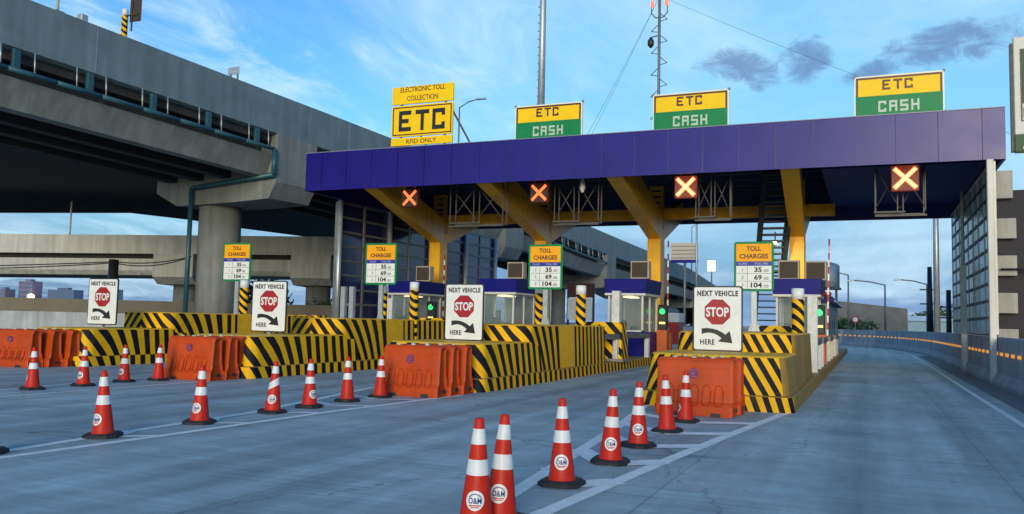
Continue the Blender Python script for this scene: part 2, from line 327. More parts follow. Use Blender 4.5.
# ------------------------------------------------------------------ builders
class MB:
    def __init__(s):
        s.bm = bmesh.new(); s.uv = None
    def face(s, pts, mi=0, uvs=None, smooth=False):
        vs = [s.bm.verts.new(p) for p in pts]
        f = s.bm.faces.new(vs); f.material_index = mi; f.smooth = smooth
        if uvs:
            if s.uv is None: s.uv = s.bm.loops.layers.uv.new('UVMap')
            for l, u in zip(f.loops, uvs): l[s.uv].uv = u
        return f
    def box(s, a, b, mi=0, bev=0.0, mtx=None, seg=1):
        a, b = Vector(a), Vector(b)
        c = (a + b) / 2; d = b - a
        r = bmesh.ops.create_cube(s.bm, size=1.0)
        vs = r['verts']
        for v in vs:
            v.co = Vector((v.co.x * d.x, v.co.y * d.y, v.co.z * d.z)) + c
        fs = {f for v in vs for f in v.link_faces}
        if bev > 0:
            es = list({e for v in vs for e in v.link_edges})
            rr = bmesh.ops.bevel(s.bm, geom=es, offset=bev, segments=seg, affect='EDGES', profile=0.6)
            fs = set(rr['faces']) | {f for f in fs if f.is_valid}
            vs = list({v for f in fs for v in f.verts})
        for f in fs: f.material_index = mi
        if mtx is not None:
            for v in vs: v.co = mtx @ v.co
        return s
    def tube(s, p, q, r, seg=8, mi=0, r2=None, cap=True, smooth=True):
        p, q = Vector(p), Vector(q); d = (q - p)
        if d.length < 1e-6: return s
        u = d.normalized(); a = u.orthogonal().normalized(); b = u.cross(a)
        r2 = r if r2 is None else r2
        A = [s.bm.verts.new(p + (a * math.cos(t) + b * math.sin(t)) * r) for t in [2 * math.pi * i / seg for i in range(seg)]]
        B = [s.bm.verts.new(q + (a * math.cos(t) + b * math.sin(t)) * r2) for t in [2 * math.pi * i / seg for i in range(seg)]]
        for i in range(seg):
            f = s.bm.faces.new((A[i], A[(i + 1) % seg], B[(i + 1) % seg], B[i])); f.smooth = smooth; f.material_index = mi
        if cap:
            f = s.bm.faces.new(A[::-1]); f.material_index = mi
            f = s.bm.faces.new(B); f.material_index = mi
        return s
    def path(s, pts, r, seg=8, mi=0):
        for i in range(len(pts) - 1): s.tube(pts[i], pts[i + 1], r, seg, mi)
        return s
    def bar(s, p, q, wx, wz, mi=0):
        # rectangular bar from p to q; wx across (horizontal), wz the other way
        p, q = Vector(p), Vector(q); u = (q - p).normalized()
        a = u.cross(Vector((0, 0, 1)))
        a = Vector((1, 0, 0)) if a.length < 1e-4 else a.normalized()
        b = a.cross(u).normalized()
        c = [(-1, -1), (1, -1), (1, 1), (-1, 1)]
        A = [s.bm.verts.new(p + a * wx / 2 * i + b * wz / 2 * j) for i, j in c]
        B = [s.bm.verts.new(q + a * wx / 2 * i + b * wz / 2 * j) for i, j in c]
        for i in range(4):
            s.bm.faces.new((A[i], A[(i + 1) % 4], B[(i + 1) % 4], B[i])).material_index = mi
        s.bm.faces.new(A[::-1]).material_index = mi; s.bm.faces.new(B).material_index = mi
        return s
    def lathe(s, prof, seg=24, mi=0, c=(0, 0, 0), smooth=True):
        c = Vector(c); rings = []
        for r, z in prof:
            rings.append([s.bm.verts.new(c + Vector((r * math.cos(2 * math.pi * i / seg), r * math.sin(2 * math.pi * i / seg), z))) for i in range(seg)])
        for a, b in zip(rings, rings[1:]):
            for i in range(seg):
                f = s.bm.faces.new((a[i], a[(i + 1) % seg], b[(i + 1) % seg], b[i])); f.smooth = smooth; f.material_index = mi
        for rg, rv in ((rings[0], True), (rings[-1], False)):
            f = s.bm.faces.new(rg[::-1] if rv else rg); f.material_index = mi
        return s
    def prism(s, poly, fa, fb, mi=0):
        # poly: list of 2D points, fa/fb map a 2D point to the two ends
        A = [s.bm.verts.new(fa(*p)) for p in poly]; B = [s.bm.verts.new(fb(*p)) for p in poly]
        n = len(poly)
        for i in range(n): s.bm.faces.new((A[i], A[(i + 1) % n], B[(i + 1) % n], B[i])).material_index = mi
        s.bm.faces.new(A[::-1]).material_index = mi; s.bm.faces.new(B).material_index = mi
        return s
    def sheet_text(s, txt, fn, height, width=None, cx=0, cz=0, bold=0.0, mi=0, depth=0.004, space=1.0):
        # lettering centred on (cx, cz), mapped by fn(u, v, d) into the thing's space
        c = bpy.data.curves.new('lettering', 'FONT'); c.body = txt; c.offset = bold; c.extrude = 0.5; c.resolution_u = 3; c.space_character = space
        o = bpy.data.objects.new('lettering_tmp', c); m = o.to_mesh()
        xs = [v.co.x for v in m.vertices]; ys = [v.co.y for v in m.vertices]
        x0, x1, y0, y1 = min(xs), max(xs), min(ys), max(ys)
        sy = height / (y1 - y0); sx = sy if width is None else width / (x1 - x0)
        vs = [s.bm.verts.new(fn(cx + (v.co.x - (x0 + x1) / 2) * sx, cz + (v.co.y - (y0 + y1) / 2) * sy, depth * (v.co.z + 0.5))) for v in m.vertices]
        for pl in m.polygons:
            try: s.bm.faces.new([vs[i] for i in pl.vertices]).material_index = mi
            except ValueError: pass
        o.to_mesh_clear(); bpy.data.objects.remove(o); bpy.data.curves.remove(c)
        return s
    def done(s, name, mats, parent=None, normals=True):
        if normals: bmesh.ops.recalc_face_normals(s.bm, faces=s.bm.faces)
        me = bpy.data.meshes.new(name); s.bm.to_mesh(me); s.bm.free()
        for m_ in (mats if isinstance(mats, (list, tuple)) else [mats]): me.materials.append(M[m_] if isinstance(m_, str) else m_)
        o = bpy.data.objects.new(name, me); COL.objects.link(o)
        if parent is not None: o.parent = parent
        return o
def tag(o, label=None, cat=None, group=None, kind=None):
    if label: o['label'] = label
    if cat: o['category'] = cat
    if group: o['group'] = group
    if kind: o['kind'] = kind
    return o
def thing(name, label, cat, loc=(0, 0, 0), rz=0.0, group=None):
    o = bpy.data.objects.new(name, None); COL.objects.link(o); o.empty_display_size = 0.2
    o.location = loc; o.rotation_euler = (0, 0, rz)
    return tag(o, label, cat, group)
def kids(o): return [c for c in COL.objects if c.parent == o]
def copy_tree(o, parent=None):
    c = o.copy(); COL.objects.link(c); c.parent = parent
    for ch in kids(o): copy_tree(ch, c)
    return c
def flat(y=0.0):      # maps sign coordinates onto a plane facing the camera side (-Y)
    return lambda u, v, d: Vector((u, y - d, v))
def panel(mb, x0, x1, z0, z1, y, th, r=0.0, mi=0):
    # rounded rectangular plate; front face at y, thickness towards +y
    if r <= 0: return mb.box((x0, y, z0), (x1, y + th, z1), mi)
    pl = []
    for cx, cz, a0 in ((x1 - r, z1 - r, 0), (x0 + r, z1 - r, 90), (x0 + r, z0 + r, 180), (x1 - r, z0 + r, 270)):
        for k in range(5):
            a = rad(a0 + 22.5 * k); pl.append((cx + r * math.cos(a), cz + r * math.sin(a)))
    mb.prism(pl, lambda u, v: (u, y, v), lambda u, v: (u, y + th, v), mi); return mb
def outline(mb, x0, x1, z0, z1, y, wd, th, mi=0):
    mb.box((x0, y, z1 - wd), (x1, y + th, z1), mi); mb.box((x0, y, z0), (x1, y + th, z0 + wd), mi)
    mb.box((x0, y, z0 + wd), (x0 + wd, y + th, z1 - wd), mi); mb.box((x1 - wd, y, z0 + wd), (x1, y + th, z1 - wd), mi)
BLOCK = {'E': [(0, 0, 1, 5), (1, 0, 4, 1), (1, 4, 4, 5), (1, 2, 3.2, 3)], 'T': [(0, 4, 4.4, 5), (1.7, 0, 2.7, 4)],
         'C': [(0, 0, 1, 5), (1, 0, 4, 1), (1, 4, 4, 5), (3, 3.3, 4, 4), (3, 1, 4, 1.7)],
         'A': [(0, 0, 1, 5), (3, 0, 4, 4), (1, 4, 4, 5), (1, 2, 3, 3)],
         'S': [(0, 0, 4, 1), (3, 1, 4, 3), (0, 2, 3, 3), (0, 3, 1, 5), (1, 4, 4, 5)],
         'H': [(0, 0, 1, 5), (3, 0, 4, 5), (1, 2, 3, 3)]}
def block_text(mb, txt, x0, x1, z0, z1, y, th=0.012, mi=0, thin=1.0):
    n = len(txt); gap = 1.5; tot = 4.0 * n + gap * (n - 1); sx = (x1 - x0) / tot; sz = (z1 - z0) / 5
    for i, ch in enumerate(txt):
        ox = x0 + i * (4 + gap) * sx
        for a, b, c, d in BLOCK[ch]:
            mb.box((ox + a * sx, y - th, z0 + b * sz), (ox + c * sx, y, z0 + d * sz), mi)

# ------------------------------------------------------------------ ground, road, painted lines
g = MB(); g.face([(-3000, -300, -0.30), (3000, -300, -0.30), (3000, 4000, -0.30), (-3000, 4000, -0.30)]); tag(g.done('ground', 'ground'), kind='structure')
g = MB(); g.face([(-64, -40, 0), (3.95, -40, 0), (3.95, 130, 0), (-64, 130, 0)]); tag(g.done('road', 'road'), kind='structure')
g = MB(); g.face([(3.02, -40, 0.004), (3.95, -40, 0.004), (3.95, 62, 0.004), (3.02, 62, 0.004)]); tag(g.done('gutter', 'gutter'), kind='structure')
def ribbon(mb, pts, wd, z=0.004):
    P = [Vector((x, y, 0)) for x, y in pts]
    L_, R_ = [], []
    for i, p in enumerate(P):
        d = (P[min(i + 1, len(P) - 1)] - P[max(i - 1, 0)]).normalized(); nrm = Vector((d.y, -d.x, 0))
        L_.append(p - nrm * wd / 2); R_.append(p + nrm * wd / 2)
    for i in range(len(P) - 1):
        mb.face([(L_[i].x, L_[i].y, z), (R_[i].x, R_[i].y, z), (R_[i + 1].x, R_[i + 1].y, z), (L_[i + 1].x, L_[i + 1].y, z)])
g = MB()
ribbon(g, [(2.62, -5), (2.62, 25), (2.70, 45), (2.75, 62), (2.45, 70), (1.6, 78), (-0.4, 86)], 0.13)
ribbon(g, [(-3.05, 4.1), (-2.69, 7.28), (-2.42, 10.0), (-2.06, 13.3), (-1.50, 18.0)], 0.17)
ribbon(g, [(-3.02, 4.1), (-3.2, 7.3), (-3.45, 9.8), (-3.85, 14.0), (-4.42, 18.4)], 0.17)
for yb, xr, xl in ((8.6, -2.50, -3.40), (10.15, -2.32, -3.58), (11.8, -2.14, -3.72), (13.4, -1.98, -3.86), (15.1, -1.78, -4.05)):
    ribbon(g, [(-2.97, yb - 0.1), (xr, yb + 0.42)], 0.34, 0.008)
    ribbon(g, [(-2.97, yb - 0.1), (xl, yb + 0.85)], 0.30, 0.008)
ribbon(g, [(-9.35, 3.0), (-9.21, 6.83), (-9.05, 9.4), (-8.93, 12.9), (-8.50, 17.4)], 0.16)
ribbon(g, [(-9.40, 3.0), (-9.60, 7.28), (-9.77, 9.2), (-9.95, 12.0), (-10.6, 15.2), (-11.2, 18)], 0.16)
for yb, xr, xl in ((8.7, -9.1, -9.75), (10.5, -9.02, -9.84), (12.3, -8.95, -10.05), (13.8, -8.85, -10.35), (15.4, -8.7, -10.7)):
    ribbon(g, [(-9.5, yb), (xr, yb + 0.35)], 0.15, 0.008); ribbon(g, [(-9.5, yb), (xl, yb + 0.55)], 0.15, 0.008)
ribbon(g, [(-15.8, 6.5), (-15.55, 12.4), (-15.45, 17.0)], 0.12)
ribbon(g, [(-16.2, 6.5), (-16.9, 12.4), (-17.5, 17.0)], 0.12)
ribbon(g, [(-22.6, 8), (-22.3, 17.5)], 0.12); ribbon(g, [(-23.0, 8), (-24.6, 17.5)], 0.12)
tag(g.done('lane_marking', 'line'), kind='structure')

# ------------------------------------------------------------------ overpass on the left
PATH = [(-36.8, -30, 16.0), (-34.2, -10, 15.25), (-32.5, 6.1, 14.62), (-30.7, 21.0, 14.0), (-28.81, 35.87, 13.4), (-28.4, 39.1, 13.27), (-26.9, 51, 12.75), (-25.7, 64, 11.95), (-24.7, 76, 11.0),
        (-24.3, 88, 10.6), (-24.6, 103, 10.5), (-25.2, 130, 10.3), (-27.4, 173, 9.1), (-34, 215, 7.4), (-48, 255, 5.6)]
PATH = [Vector(p) for p in PATH]
def lateral(i):
    d = PATH[min(i + 1, len(PATH) - 1)] - PATH[max(i - 1, 0)]; return Vector((d.y, -d.x, 0)).normalized()
def at_path(y):       # point and lateral on the parapet's outer top edge at road distance y
    for i in range(len(PATH) - 1):
        if PATH[i].y <= y <= PATH[i + 1].y:
            k = (y - PATH[i].y) / (PATH[i + 1].y - PATH[i].y)
            return PATH[i].lerp(PATH[i + 1], k), lateral(i).lerp(lateral(i + 1), k).normalized()
def sweep(prof, name, m, parent, ya=None, yb=None, drop=(0, 0)):
    # prof: closed list of (t, dz) relative to the parapet's outer top edge (t to the road side)
    mb = MB(); ys = sorted({p.y for p in PATH if (ya is None or p.y > ya) and (yb is None or p.y < yb)} | ({ya} if ya is not None else set()) | ({yb} if yb is not None else set()))
    rings = []
    for y in ys:
        p, l = at_path(y); rings.append([mb.bm.verts.new(p + l * t + Vector((0, 0, dz))) for t, dz in prof])
    n = len(prof)
    for a, b in zip(rings, rings[1:]):
        for k in range(n): mb.bm.faces.new((a[k], a[(k + 1) % n], b[(k + 1) % n], b[k]))
    mb.bm.faces.new(rings[0][::-1]); mb.bm.faces.new(rings[-1])
    return mb.done(name, m, parent)
ov = thing('overpass', 'long grey concrete overpass on the left with a blue pipe along its side', 'overpass', (0, 0, 0))
sweep([(0, 0), (0, -2.06), (-0.25, -2.14), (-0.45, -2.14), (-0.45, 0)], 'parapet', 'conc', ov)
sweep([(-0.45, -1.2), (-0.45, -2.5), (-1.15, -2.5), (-1.15, -3.1), (-9.3, -3.1), (-9.3, -1.2)], 'deck_slab', 'conc_shaded', ov)
sweep([(-9.3, 0), (-9.3, -2.4), (-9.65, -2.4), (-9.65, 0)], 'far_parapet', 'conc', ov)
spans = [(None, 35.87), (39.1, 60.5), (63.3, 83.0), (86.0, 110), (112.5, 140), (143, None)]
for a, b in spans:
    sweep([(-0.60, -3.101), (-0.30, -3.18), (-0.34, -3.34), (-0.78, -4.32), (-1.30, -4.36), (-1.30, -3.101)], 'girder', 'conc_cap', ov, a, b)
    for tg in (-3.4, -5.6, -7.8): sweep([(tg, -3.101), (tg, -4.25), (tg - .6, -4.25), (tg - .6, -3.101)], 'inner_girder', 'conc_shaded', ov, a, b)
# the wide part of the deck behind, over the ramp that joins on the left
wd_ = MB()
wd_.prism([(-40, 26), (-88, 62.5), (-86.2, 61.9), (-71.0, 65.4), (-69.1, 71.9), (-69.3, 80.0), (-66.9, 95), (-50, 95), (-37, 60), (-38.3, 36)], lambda u, v: (u, v, 12.0), lambda u, v: (u, v, 12.7))
wd_.done('merge_deck', 'conc_shaded', ov)
for y0, dia in ((37.4, 2.35), (61.9, 2.0), (84.5, 1.5), (111.2, 1.5), (141.5, 1.5)):
    p, l = at_path(y0); d = Vector((-l.y, l.x, 0)); hl = 1.5 if y0 < 120 else 1.2
    mt = Matrix((( -l.x, d.x, 0, p.x), (-l.y, d.y, 0, p.y), (0, 0, 1, p.z), (0, 0, 0, 1)))   # local x runs inwards from the road side
    mb = MB(); prof = [(0.0, -2.0), (0.0, -4.60), (0.50, -5.45), (3.1, -5.52), (7.8, -5.52), (9.6, -4.7), (9.6, -2.6), (0.5, -2.6), (0.5, -2.0)]
    mb.prism(prof, lambda u, v: mt @ Vector((u, -hl, v)), lambda u, v: mt @ Vector((u, hl, v)))
    cap = mb.done('pier_cap', 'conc_cap', ov)
    c = mt @ Vector((5.85, 0, 0)); mb = MB(); mb.lathe([(dia / 2 + .001, -0.3), (dia / 2, p.z - 5.52)], 32, c=(c.x, c.y, 0)); mb.done('pier', 'conc_cap', ov)
for a, b in ((12.0, 35.6), (39.5, 60.2), (63.6, 82.6)):
    ys = [a + (b - a) * k / 12 for k in range(13)]; pts = []
    for y in ys:
        p, l = at_path(y); pts.append(p + l * 0.10 + Vector((0, 0, -2.98)))
    mb = MB(); mb.path(pts, 0.105, 10); mb.done('drain_pipe', 'teal', ov)
mb = MB()
p, l = at_path(35.6)
q = p + l * 0.10 + Vector((0, 0, -2.98))
r0 = q + Vector((0.0, 0.05, -0.12)); r1 = q + Vector((0.0, 0.05, -1.35)); r2 = r1 - l * 6.35 + Vector((0, 0.0, -0.35))
mb.path([q, r0, r1, r2], 0.13, 10); mb.tube(r2, r2 + Vector((-0.02, 0, -7.6)), 0.13, 10)
mb.done('drain_pipe', 'teal', ov)
y = 13.0
while y < 82:
    if not (35.4 < y < 40 or 60 < y < 64):
        p, l = at_path(y); mb = MB(); a = p + l * (-0.10) + Vector((0, 0, -2.10)); mb.box(a + Vector((-0.08, -0.15, -0.80)), a + Vector((0.08, 0.15, 0)), bev=.01); mb.done('downpipe', 'teal', ov)
        for dy in (-.66, .66):
            p, l = at_path(y + dy); a = p + l * 0.02 + Vector((0, 0, -2.05)); mb = MB(); mb.tube(a, a + l * 0.06 + Vector((0, 0, -0.86)), 0.032, 6); mb.done('pipe_hanger', 'galv', ov)
    y += 3.08
for y0 in (25.5, 41.5, 70, 97):
    p, l = at_path(y0); mb = MB(); a = p + l * 0.004
    mb.box(a + Vector((-0.01, -0.03, -2.0)), a + Vector((0.008, 0.03, -0.02))); mb.done('joint', 'seam', ov)

# signs and post standing on the overpass edge
p, l = at_path(26.9)
t = thing('marker_post', 'black and yellow marker post with the back of a road sign on the overpass parapet', 'post', p + Vector((-0.25, 0, 0)))
def banded_tube(r, h, period=0.34, cap_h=0.0, slant=0.9, seg=20):
    mb = MB(); n = 24
    for j in range(n):
        for i in range(seg):
            pts, uvs = [], []
            for (ii, jj) in ((i, j), (i + 1, j), (i + 1, j + 1), (i, j + 1)):
                a = 2 * math.pi * ii / seg; z = (h - cap_h) * jj / n
                pts.append((r * math.cos(a), r * math.sin(a), z)); uvs.append(((z + slant * r * 1.0 * math.cos(a)) / period, 0))
            mb.face(pts, 0, uvs, True)
    bmesh.ops.remove_doubles(mb.bm, verts=mb.bm.verts, dist=1e-5)
    return mb
banded_tube(0.13, 1.0, 0.26).done('pole', 'strip', t, False)
mb = MB(); mb.lathe([(0.13, 1.0), (0.13, 1.28), (0.02, 1.3)], 16); mb.done('pole_top', 'white', t)
mb = MB(); mb.box((0.16, 0.10, 0.72), (0.82, 0.14, 3.2), bev=0.03); mb.box((0.3, 0.06, 0.3), (0.36, 0.1, 3.2)); mb.box((0.1, 0.05, 1.0), (0.7, 0.1, 1.06)); mb.done('sign_back', 'brown', t)
p, l = at_path(33.0)
t = thing('small_sign', 'small grey sign back just above the overpass parapet', 'sign', p + Vector((-0.3, 0, 0)))
mb = MB(); mb.box((-0.30, 0, 0.25), (0.42, 0.04, 0.62), bev=0.01); mb.done('panel', 'galv', t)
mb = MB(); mb.box((-0.2, 0.045, -0.4), (-0.12, 0.1, 0.6)); mb.box((0.24, 0.045, -0.4), (0.32, 0.1, 0.6)); mb.done('post', 'galv_d', t)
p, l = at_path(23.9)
t = thing('light_pole', 'thin pale pole rising from the near end of the overpass parapet', 'pole', p + Vector((-0.3, 0, -0.05)))
mb = MB(); mb.tube((0, 0, 0), (0, 0, 9), 0.06, 10); mb.done('pole', 'whitep', t); mb = MB(); mb.box((-0.2, -0.2, 0), (0.2, 0.2, 0.12)); mb.done('base_plate', 'galv_d', t)
p, l = at_path(24.9)
tag(MB().box(p + Vector((-0.35, -0.15, -0.02)), p + Vector((-0.05, 0.2, 0.30)), bev=0.03).done('junction_box', 'galv'), 'small grey junction box on top of the overpass parapet beside the marker post', 'box')
def street_lamp(name, loc, h, arm, label, dirx=1, group='street lamps in the distance', r=0.09):
    t = thing(name, label, 'street lamp', loc, 0, group)
    mb = MB(); mb.tube((0, 0, 0), (0, 0, h), r, 8, r2=r * 0.6); mb.done('pole', 'galv_d', t)
    mb = MB(); mb.path([(0, 0, h - 0.05), (dirx * arm * 0.5, 0, h + 0.35), (dirx * arm, 0, h + 0.5)], r * 0.5, 6); mb.done('arm', 'galv_d', t)
    mb = MB(); mb.box((dirx * arm - 0.1, -0.12, h + 0.44), (dirx * arm + dirx * 0.75, 0.12, h + 0.56), bev=0.03); mb.done('lamp_head', 'galv', t)
    return t
p, l = at_path(58)
street_lamp('street_lamp', (-29.2, 58.0, 12.2), 6.0, 1.5, 'single arm street lamp on the overpass behind the yellow sign panel', group='street lamps along the roads')
p, l = at_path(52)
t = thing('sign_back', 'grey back of a road sign on the overpass, left of the yellow sign panel', 'sign', p + Vector((-0.5, 0, 0)))
mb = MB(); mb.box((-1.4, 0, 0.1), (1.5, 0.06, 1.15), bev=0.02); mb.done('panel', 'galv', t)
mb = MB(); mb.box((-1.0, 0.065, -0.5), (-0.9, 0.15, 1.1)); mb.box((0.9, 0.065, -0.5), (1.0, 0.15, 1.1)); mb.done('post', 'galv_d', t)

# ------------------------------------------------------------------ crossing viaduct behind, left
fv = thing('flyover', 'pale concrete flyover crossing in the background below the overpass', 'flyover', (0, 0, 0))
A, B = Vector((-92, 42, 8.0)), Vector((-34, 66.5, 8.9)); u = (B - A).normalized(); nrm = Vector((u.y, -u.x, 0)).normalized()
def fl(prof, name, m, s0=0.0, s1=None):
    s1 = (B - A).length if s1 is None else s1
    mb = MB(); P, Q = A + u * s0, A + u * s1
    mb.prism(prof, lambda t, z: P + nrm * t + Vector((0, 0, z)), lambda t, z: Q + nrm * t + Vector((0, 0, z)))
    return mb.done(name, m, fv)
fl([(0, 0), (0, -1.65), (-0.3, -1.65), (-0.3, 0)], 'parapet', 'conc_far'); fl([(-0.31, -0.9), (-0.9, -2.05), (-8, -2.05), (-8, -0.9)], 'deck_slab', 'conc_shaded')
fl([(-0.5, -2.06), (-0.5, -3.1), (-0.9, -3.5), (-8, -3.5), (-8, -2.06)], 'girder', 'conc_far')
for px, m_ in (((-56.6, 57.4), 1), ((-45.3, 61.8), 1)):
    s0 = (Vector((px[0], px[1], 0)) - Vector((A.x, A.y, 0))).dot(Vector((u.x, u.y, 0)).normalized()); c = A + u * s0
    mb = MB(); mb.prism([(0.2, -1.66), (0.2, -3.7), (-0.9, -4.3), (-6.5, -4.3), (-7.5, -3.7), (-7.5, -1.66)], lambda t, z: c - u * 1.75 + nrm * t + Vector((0, 0, z)), lambda t, z: c + u * 1.75 + nrm * t + Vector((0, 0, z))); mb.done('pier_cap', 'conc_far', fv)
    cc = c - nrm * 3.2; mb = MB(); mb.lathe([(1.12, -0.3), (1.12, c.z - 4.2)], 28, c=(cc.x, cc.y, 0)); mb.done('pier', 'conc_cap', fv)
t = thing('light_pole', 'thin pole standing on the background flyover at far left', 'pole', A + u * 28.4 + Vector((0, 1, -0.2)))
mb = MB(); mb.tube((0, 0, 0), (0, 0, 3.3), 0.08, 8); mb.done('pole', 'whitep', t); mb = MB(); mb.lathe([(0.16, 0), (0.16, 0.3)], 10); mb.done('base', 'galv_d', t)

# ------------------------------------------------------------------ left boundary walls, far city, trees
mb = MB(); mb.prism([(0, 0), (0.55, 0), (0.5, 0.25), (0.3, 0.5), (0.26, 1.62), (0, 1.62)], lambda a, z: (-66, 20.5 - a, z), lambda a, z: (-29.5, 36.5 - a, z))
tag(mb.done('boundary_wall', 'wallconc'), 'pale grey concrete wall running behind the leftmost toll island', 'wall')
mb = MB(); mb.prism([(0, -0.3), (0.4, -0.3), (0.4, 2.75), (0, 2.75)], lambda a, z: (-130, 40.0 - a, z * 1.12), lambda a, z: (-27, 62.0 - a, z * 0.92))
tag(mb.done('retaining_wall', 'tan'), 'brownish low wall in the distance under the background flyover', 'wall')
t = thing('utility_pole', 'dark pole under the background flyover beside the leftmost stop sign', 'pole', (-48.2, 43.2, -0.3))
mb = MB(); mb.tube((0, 0, 0), (0, 0, 5.6), 0.36, 10, r2=0.32); mb.done('pole', 'dark', t)
def sagging(p, q, sag, r, n=16):
    p, q = Vector(p), Vector(q); mb = MB()
    mb.path([p.lerp(q, k / n) - Vector((0, 0, sag * 4 * (k / n) * (1 - k / n))) for k in range(n + 1)], r, 5); return mb
cb = thing('overhead_cable', 'dark sagging cables strung under the background flyover', 'cable', (0, 0, 0))
for k in range(2):
    sagging((-75, 34.5, 4.6 + 0.12 * k), (-48.2, 43.2, 5.15 - 0.08 * k), 0.30 + 0.2 * k, 0.04).done('wire', 'dark', cb)
    sagging((-48.2, 43.2, 5.15 - 0.08 * k), (-43.0, 45.0, 5.6), 0.25 + 0.15 * k, 0.04).done('wire', 'dark', cb)
def leaves(mb, c, rx, ry, rz, n, size):
    for _ in range(n):
        while True:
            v = Vector((random.uniform(-1, 1), random.uniform(-1, 1), random.uniform(-1, 1)))
            if 0.25 < v.length < 1: break
        p = Vector(c) + Vector((v.x * rx, v.y * ry, v.z * rz)) * random.uniform(0.8, 1.08)
        a = Vector((random.uniform(-1, 1), random.uniform(-1, 1), random.uniform(-1, 1))).normalized(); b = a.orthogonal().normalized()
        s_ = size * random.uniform(0.6, 1.3); mb.face([p - a * s_, p - b * s_ * .5, p + a * s_, p + b * s_ * .5], random.choice((0, 0, 1)))
def tree(name, loc, h, wdt, label, group, n=420):
    t = thing(name, label, 'tree', loc, 0, group)
    mb = MB(); mb.tube((0, 0, 0), (0.1, 0, h * 0.55), h * 0.035, 7, r2=h * 0.018)
    for k in range(4):
        a = k * 1.7; mb.tube((0.06, 0, h * 0.35), (math.cos(a) * wdt * .28, math.sin(a) * wdt * .28, h * 0.7), h * 0.014, 5, r2=h * 0.006)
    mb.done('trunk', 'bark', t)
    mb = MB()
    for k in range(6):
        a = random.uniform(0, 6.3); rr = random.uniform(0.1, 0.32) * wdt
        leaves(mb, (math.cos(a) * rr, math.sin(a) * rr, h * random.uniform(0.45, 0.82)), wdt * .26, wdt * .26, h * .2, n // 6, h * 0.045)
    mb.done('crown', ['leaf', 'leaf2'], t, False)
FT = ['far dark tree under the flyover, nearest the leftmost stop sign', 'far dark tree under the flyover, left of the round pier', 'far dark tree under the flyover, close beside the round pier']
for k, (x, y) in enumerate(((-66, 72), (-62.5, 73.5), (-59, 75))):
    tree('tree', (x, y, -0.3), 6.4 + 0.4 * (k % 2), 6.2, FT[k], 'far trees under the flyover')
tree('tree', (-42.5, 66, -0.3), 5.2, 5, 'dark tree behind the flyover pier, right of the second stop sign', 'far trees under the flyover')
tree('bush', (-45, 64, -0.3), 4.0, 4, 'low dark bush behind the second stop sign from the left', 'far trees under the flyover', 240)
FR = ['far tree on the horizon, leftmost of the row beyond the right wall', 'far tree on the horizon, second from left beyond the right wall', 'far tree on the horizon, tallest of the row beyond the right wall', 'far tree on the horizon, beside the tall pale pole', 'far tree on the horizon, half behind the tall pale pole', 'far tree on the horizon, rightmost beside the glazed screen']
for k, (x, y, h) in enumerate(((9.5, 222, 6.0), (12.0, 226, 6.8), (14.6, 221, 7.8), (17.2, 224, 7.2), (20, 220, 7.4), (23, 224, 6.8))):
    tree('tree', (x, y, -0.3), h, 5.2, FR[k], 'far trees beyond the right wall')
t = thing('bush', 'green bush at the foot of the rough ramp wall beside a round red sign', 'bush', (-2.2, 119, -0.3))
mb = MB(); mb.tube((0, 0, 0), (0, 0, 2), 0.1, 6); mb.done('stem', 'bark', t); mb = MB(); leaves(mb, (0, 0, 2.4), 3.6, 1.5, 1.0, 420, 0.3); mb.done('foliage', ['leaf', 'leaf2'], t, False)
def tower(loc, sx, sy, h, m, label, rows, cols_, wm='haze2'):
    t = thing('tower_block', label, 'building', loc, 0, 'far city towers')
    mb = MB(); mb.box((-sx / 2, 0, 0), (sx / 2, sy, h)); mb.box((-sx / 4, sy * .3, h), (sx / 6, sy * .7, h + 1.5)); mb.done('block', m, t)
    mb = MB()
    for i in range(rows): mb.box((-sx / 2 + .4, -0.12, h * (i + .35) / rows), (sx / 2 - .4, 0, h * (i + .75) / rows))
    mb.done('window_band', wm, t)
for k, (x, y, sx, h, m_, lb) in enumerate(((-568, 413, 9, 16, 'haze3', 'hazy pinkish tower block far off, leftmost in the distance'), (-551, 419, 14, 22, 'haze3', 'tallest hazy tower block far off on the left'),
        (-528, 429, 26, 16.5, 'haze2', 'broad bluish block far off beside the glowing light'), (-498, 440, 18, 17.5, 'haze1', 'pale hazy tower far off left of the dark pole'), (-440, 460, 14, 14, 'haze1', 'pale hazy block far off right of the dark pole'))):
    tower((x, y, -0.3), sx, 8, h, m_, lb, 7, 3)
t = thing('flood_light', 'glowing warm light in the far distance on the left', 'lamp', (-541, 416, -0.3))
mb = MB(); mb.tube((0, 0, 0), (0, 0, 9.5), 0.5, 6); mb.done('mast', 'galv_d', t)
mb = MB(); mb.lathe([(0.2, 9.2), (1.8, 10), (2.4, 11.2), (1.8, 12.4), (0.2, 13)], 12); mb.done('lamp', 'lampw', t)

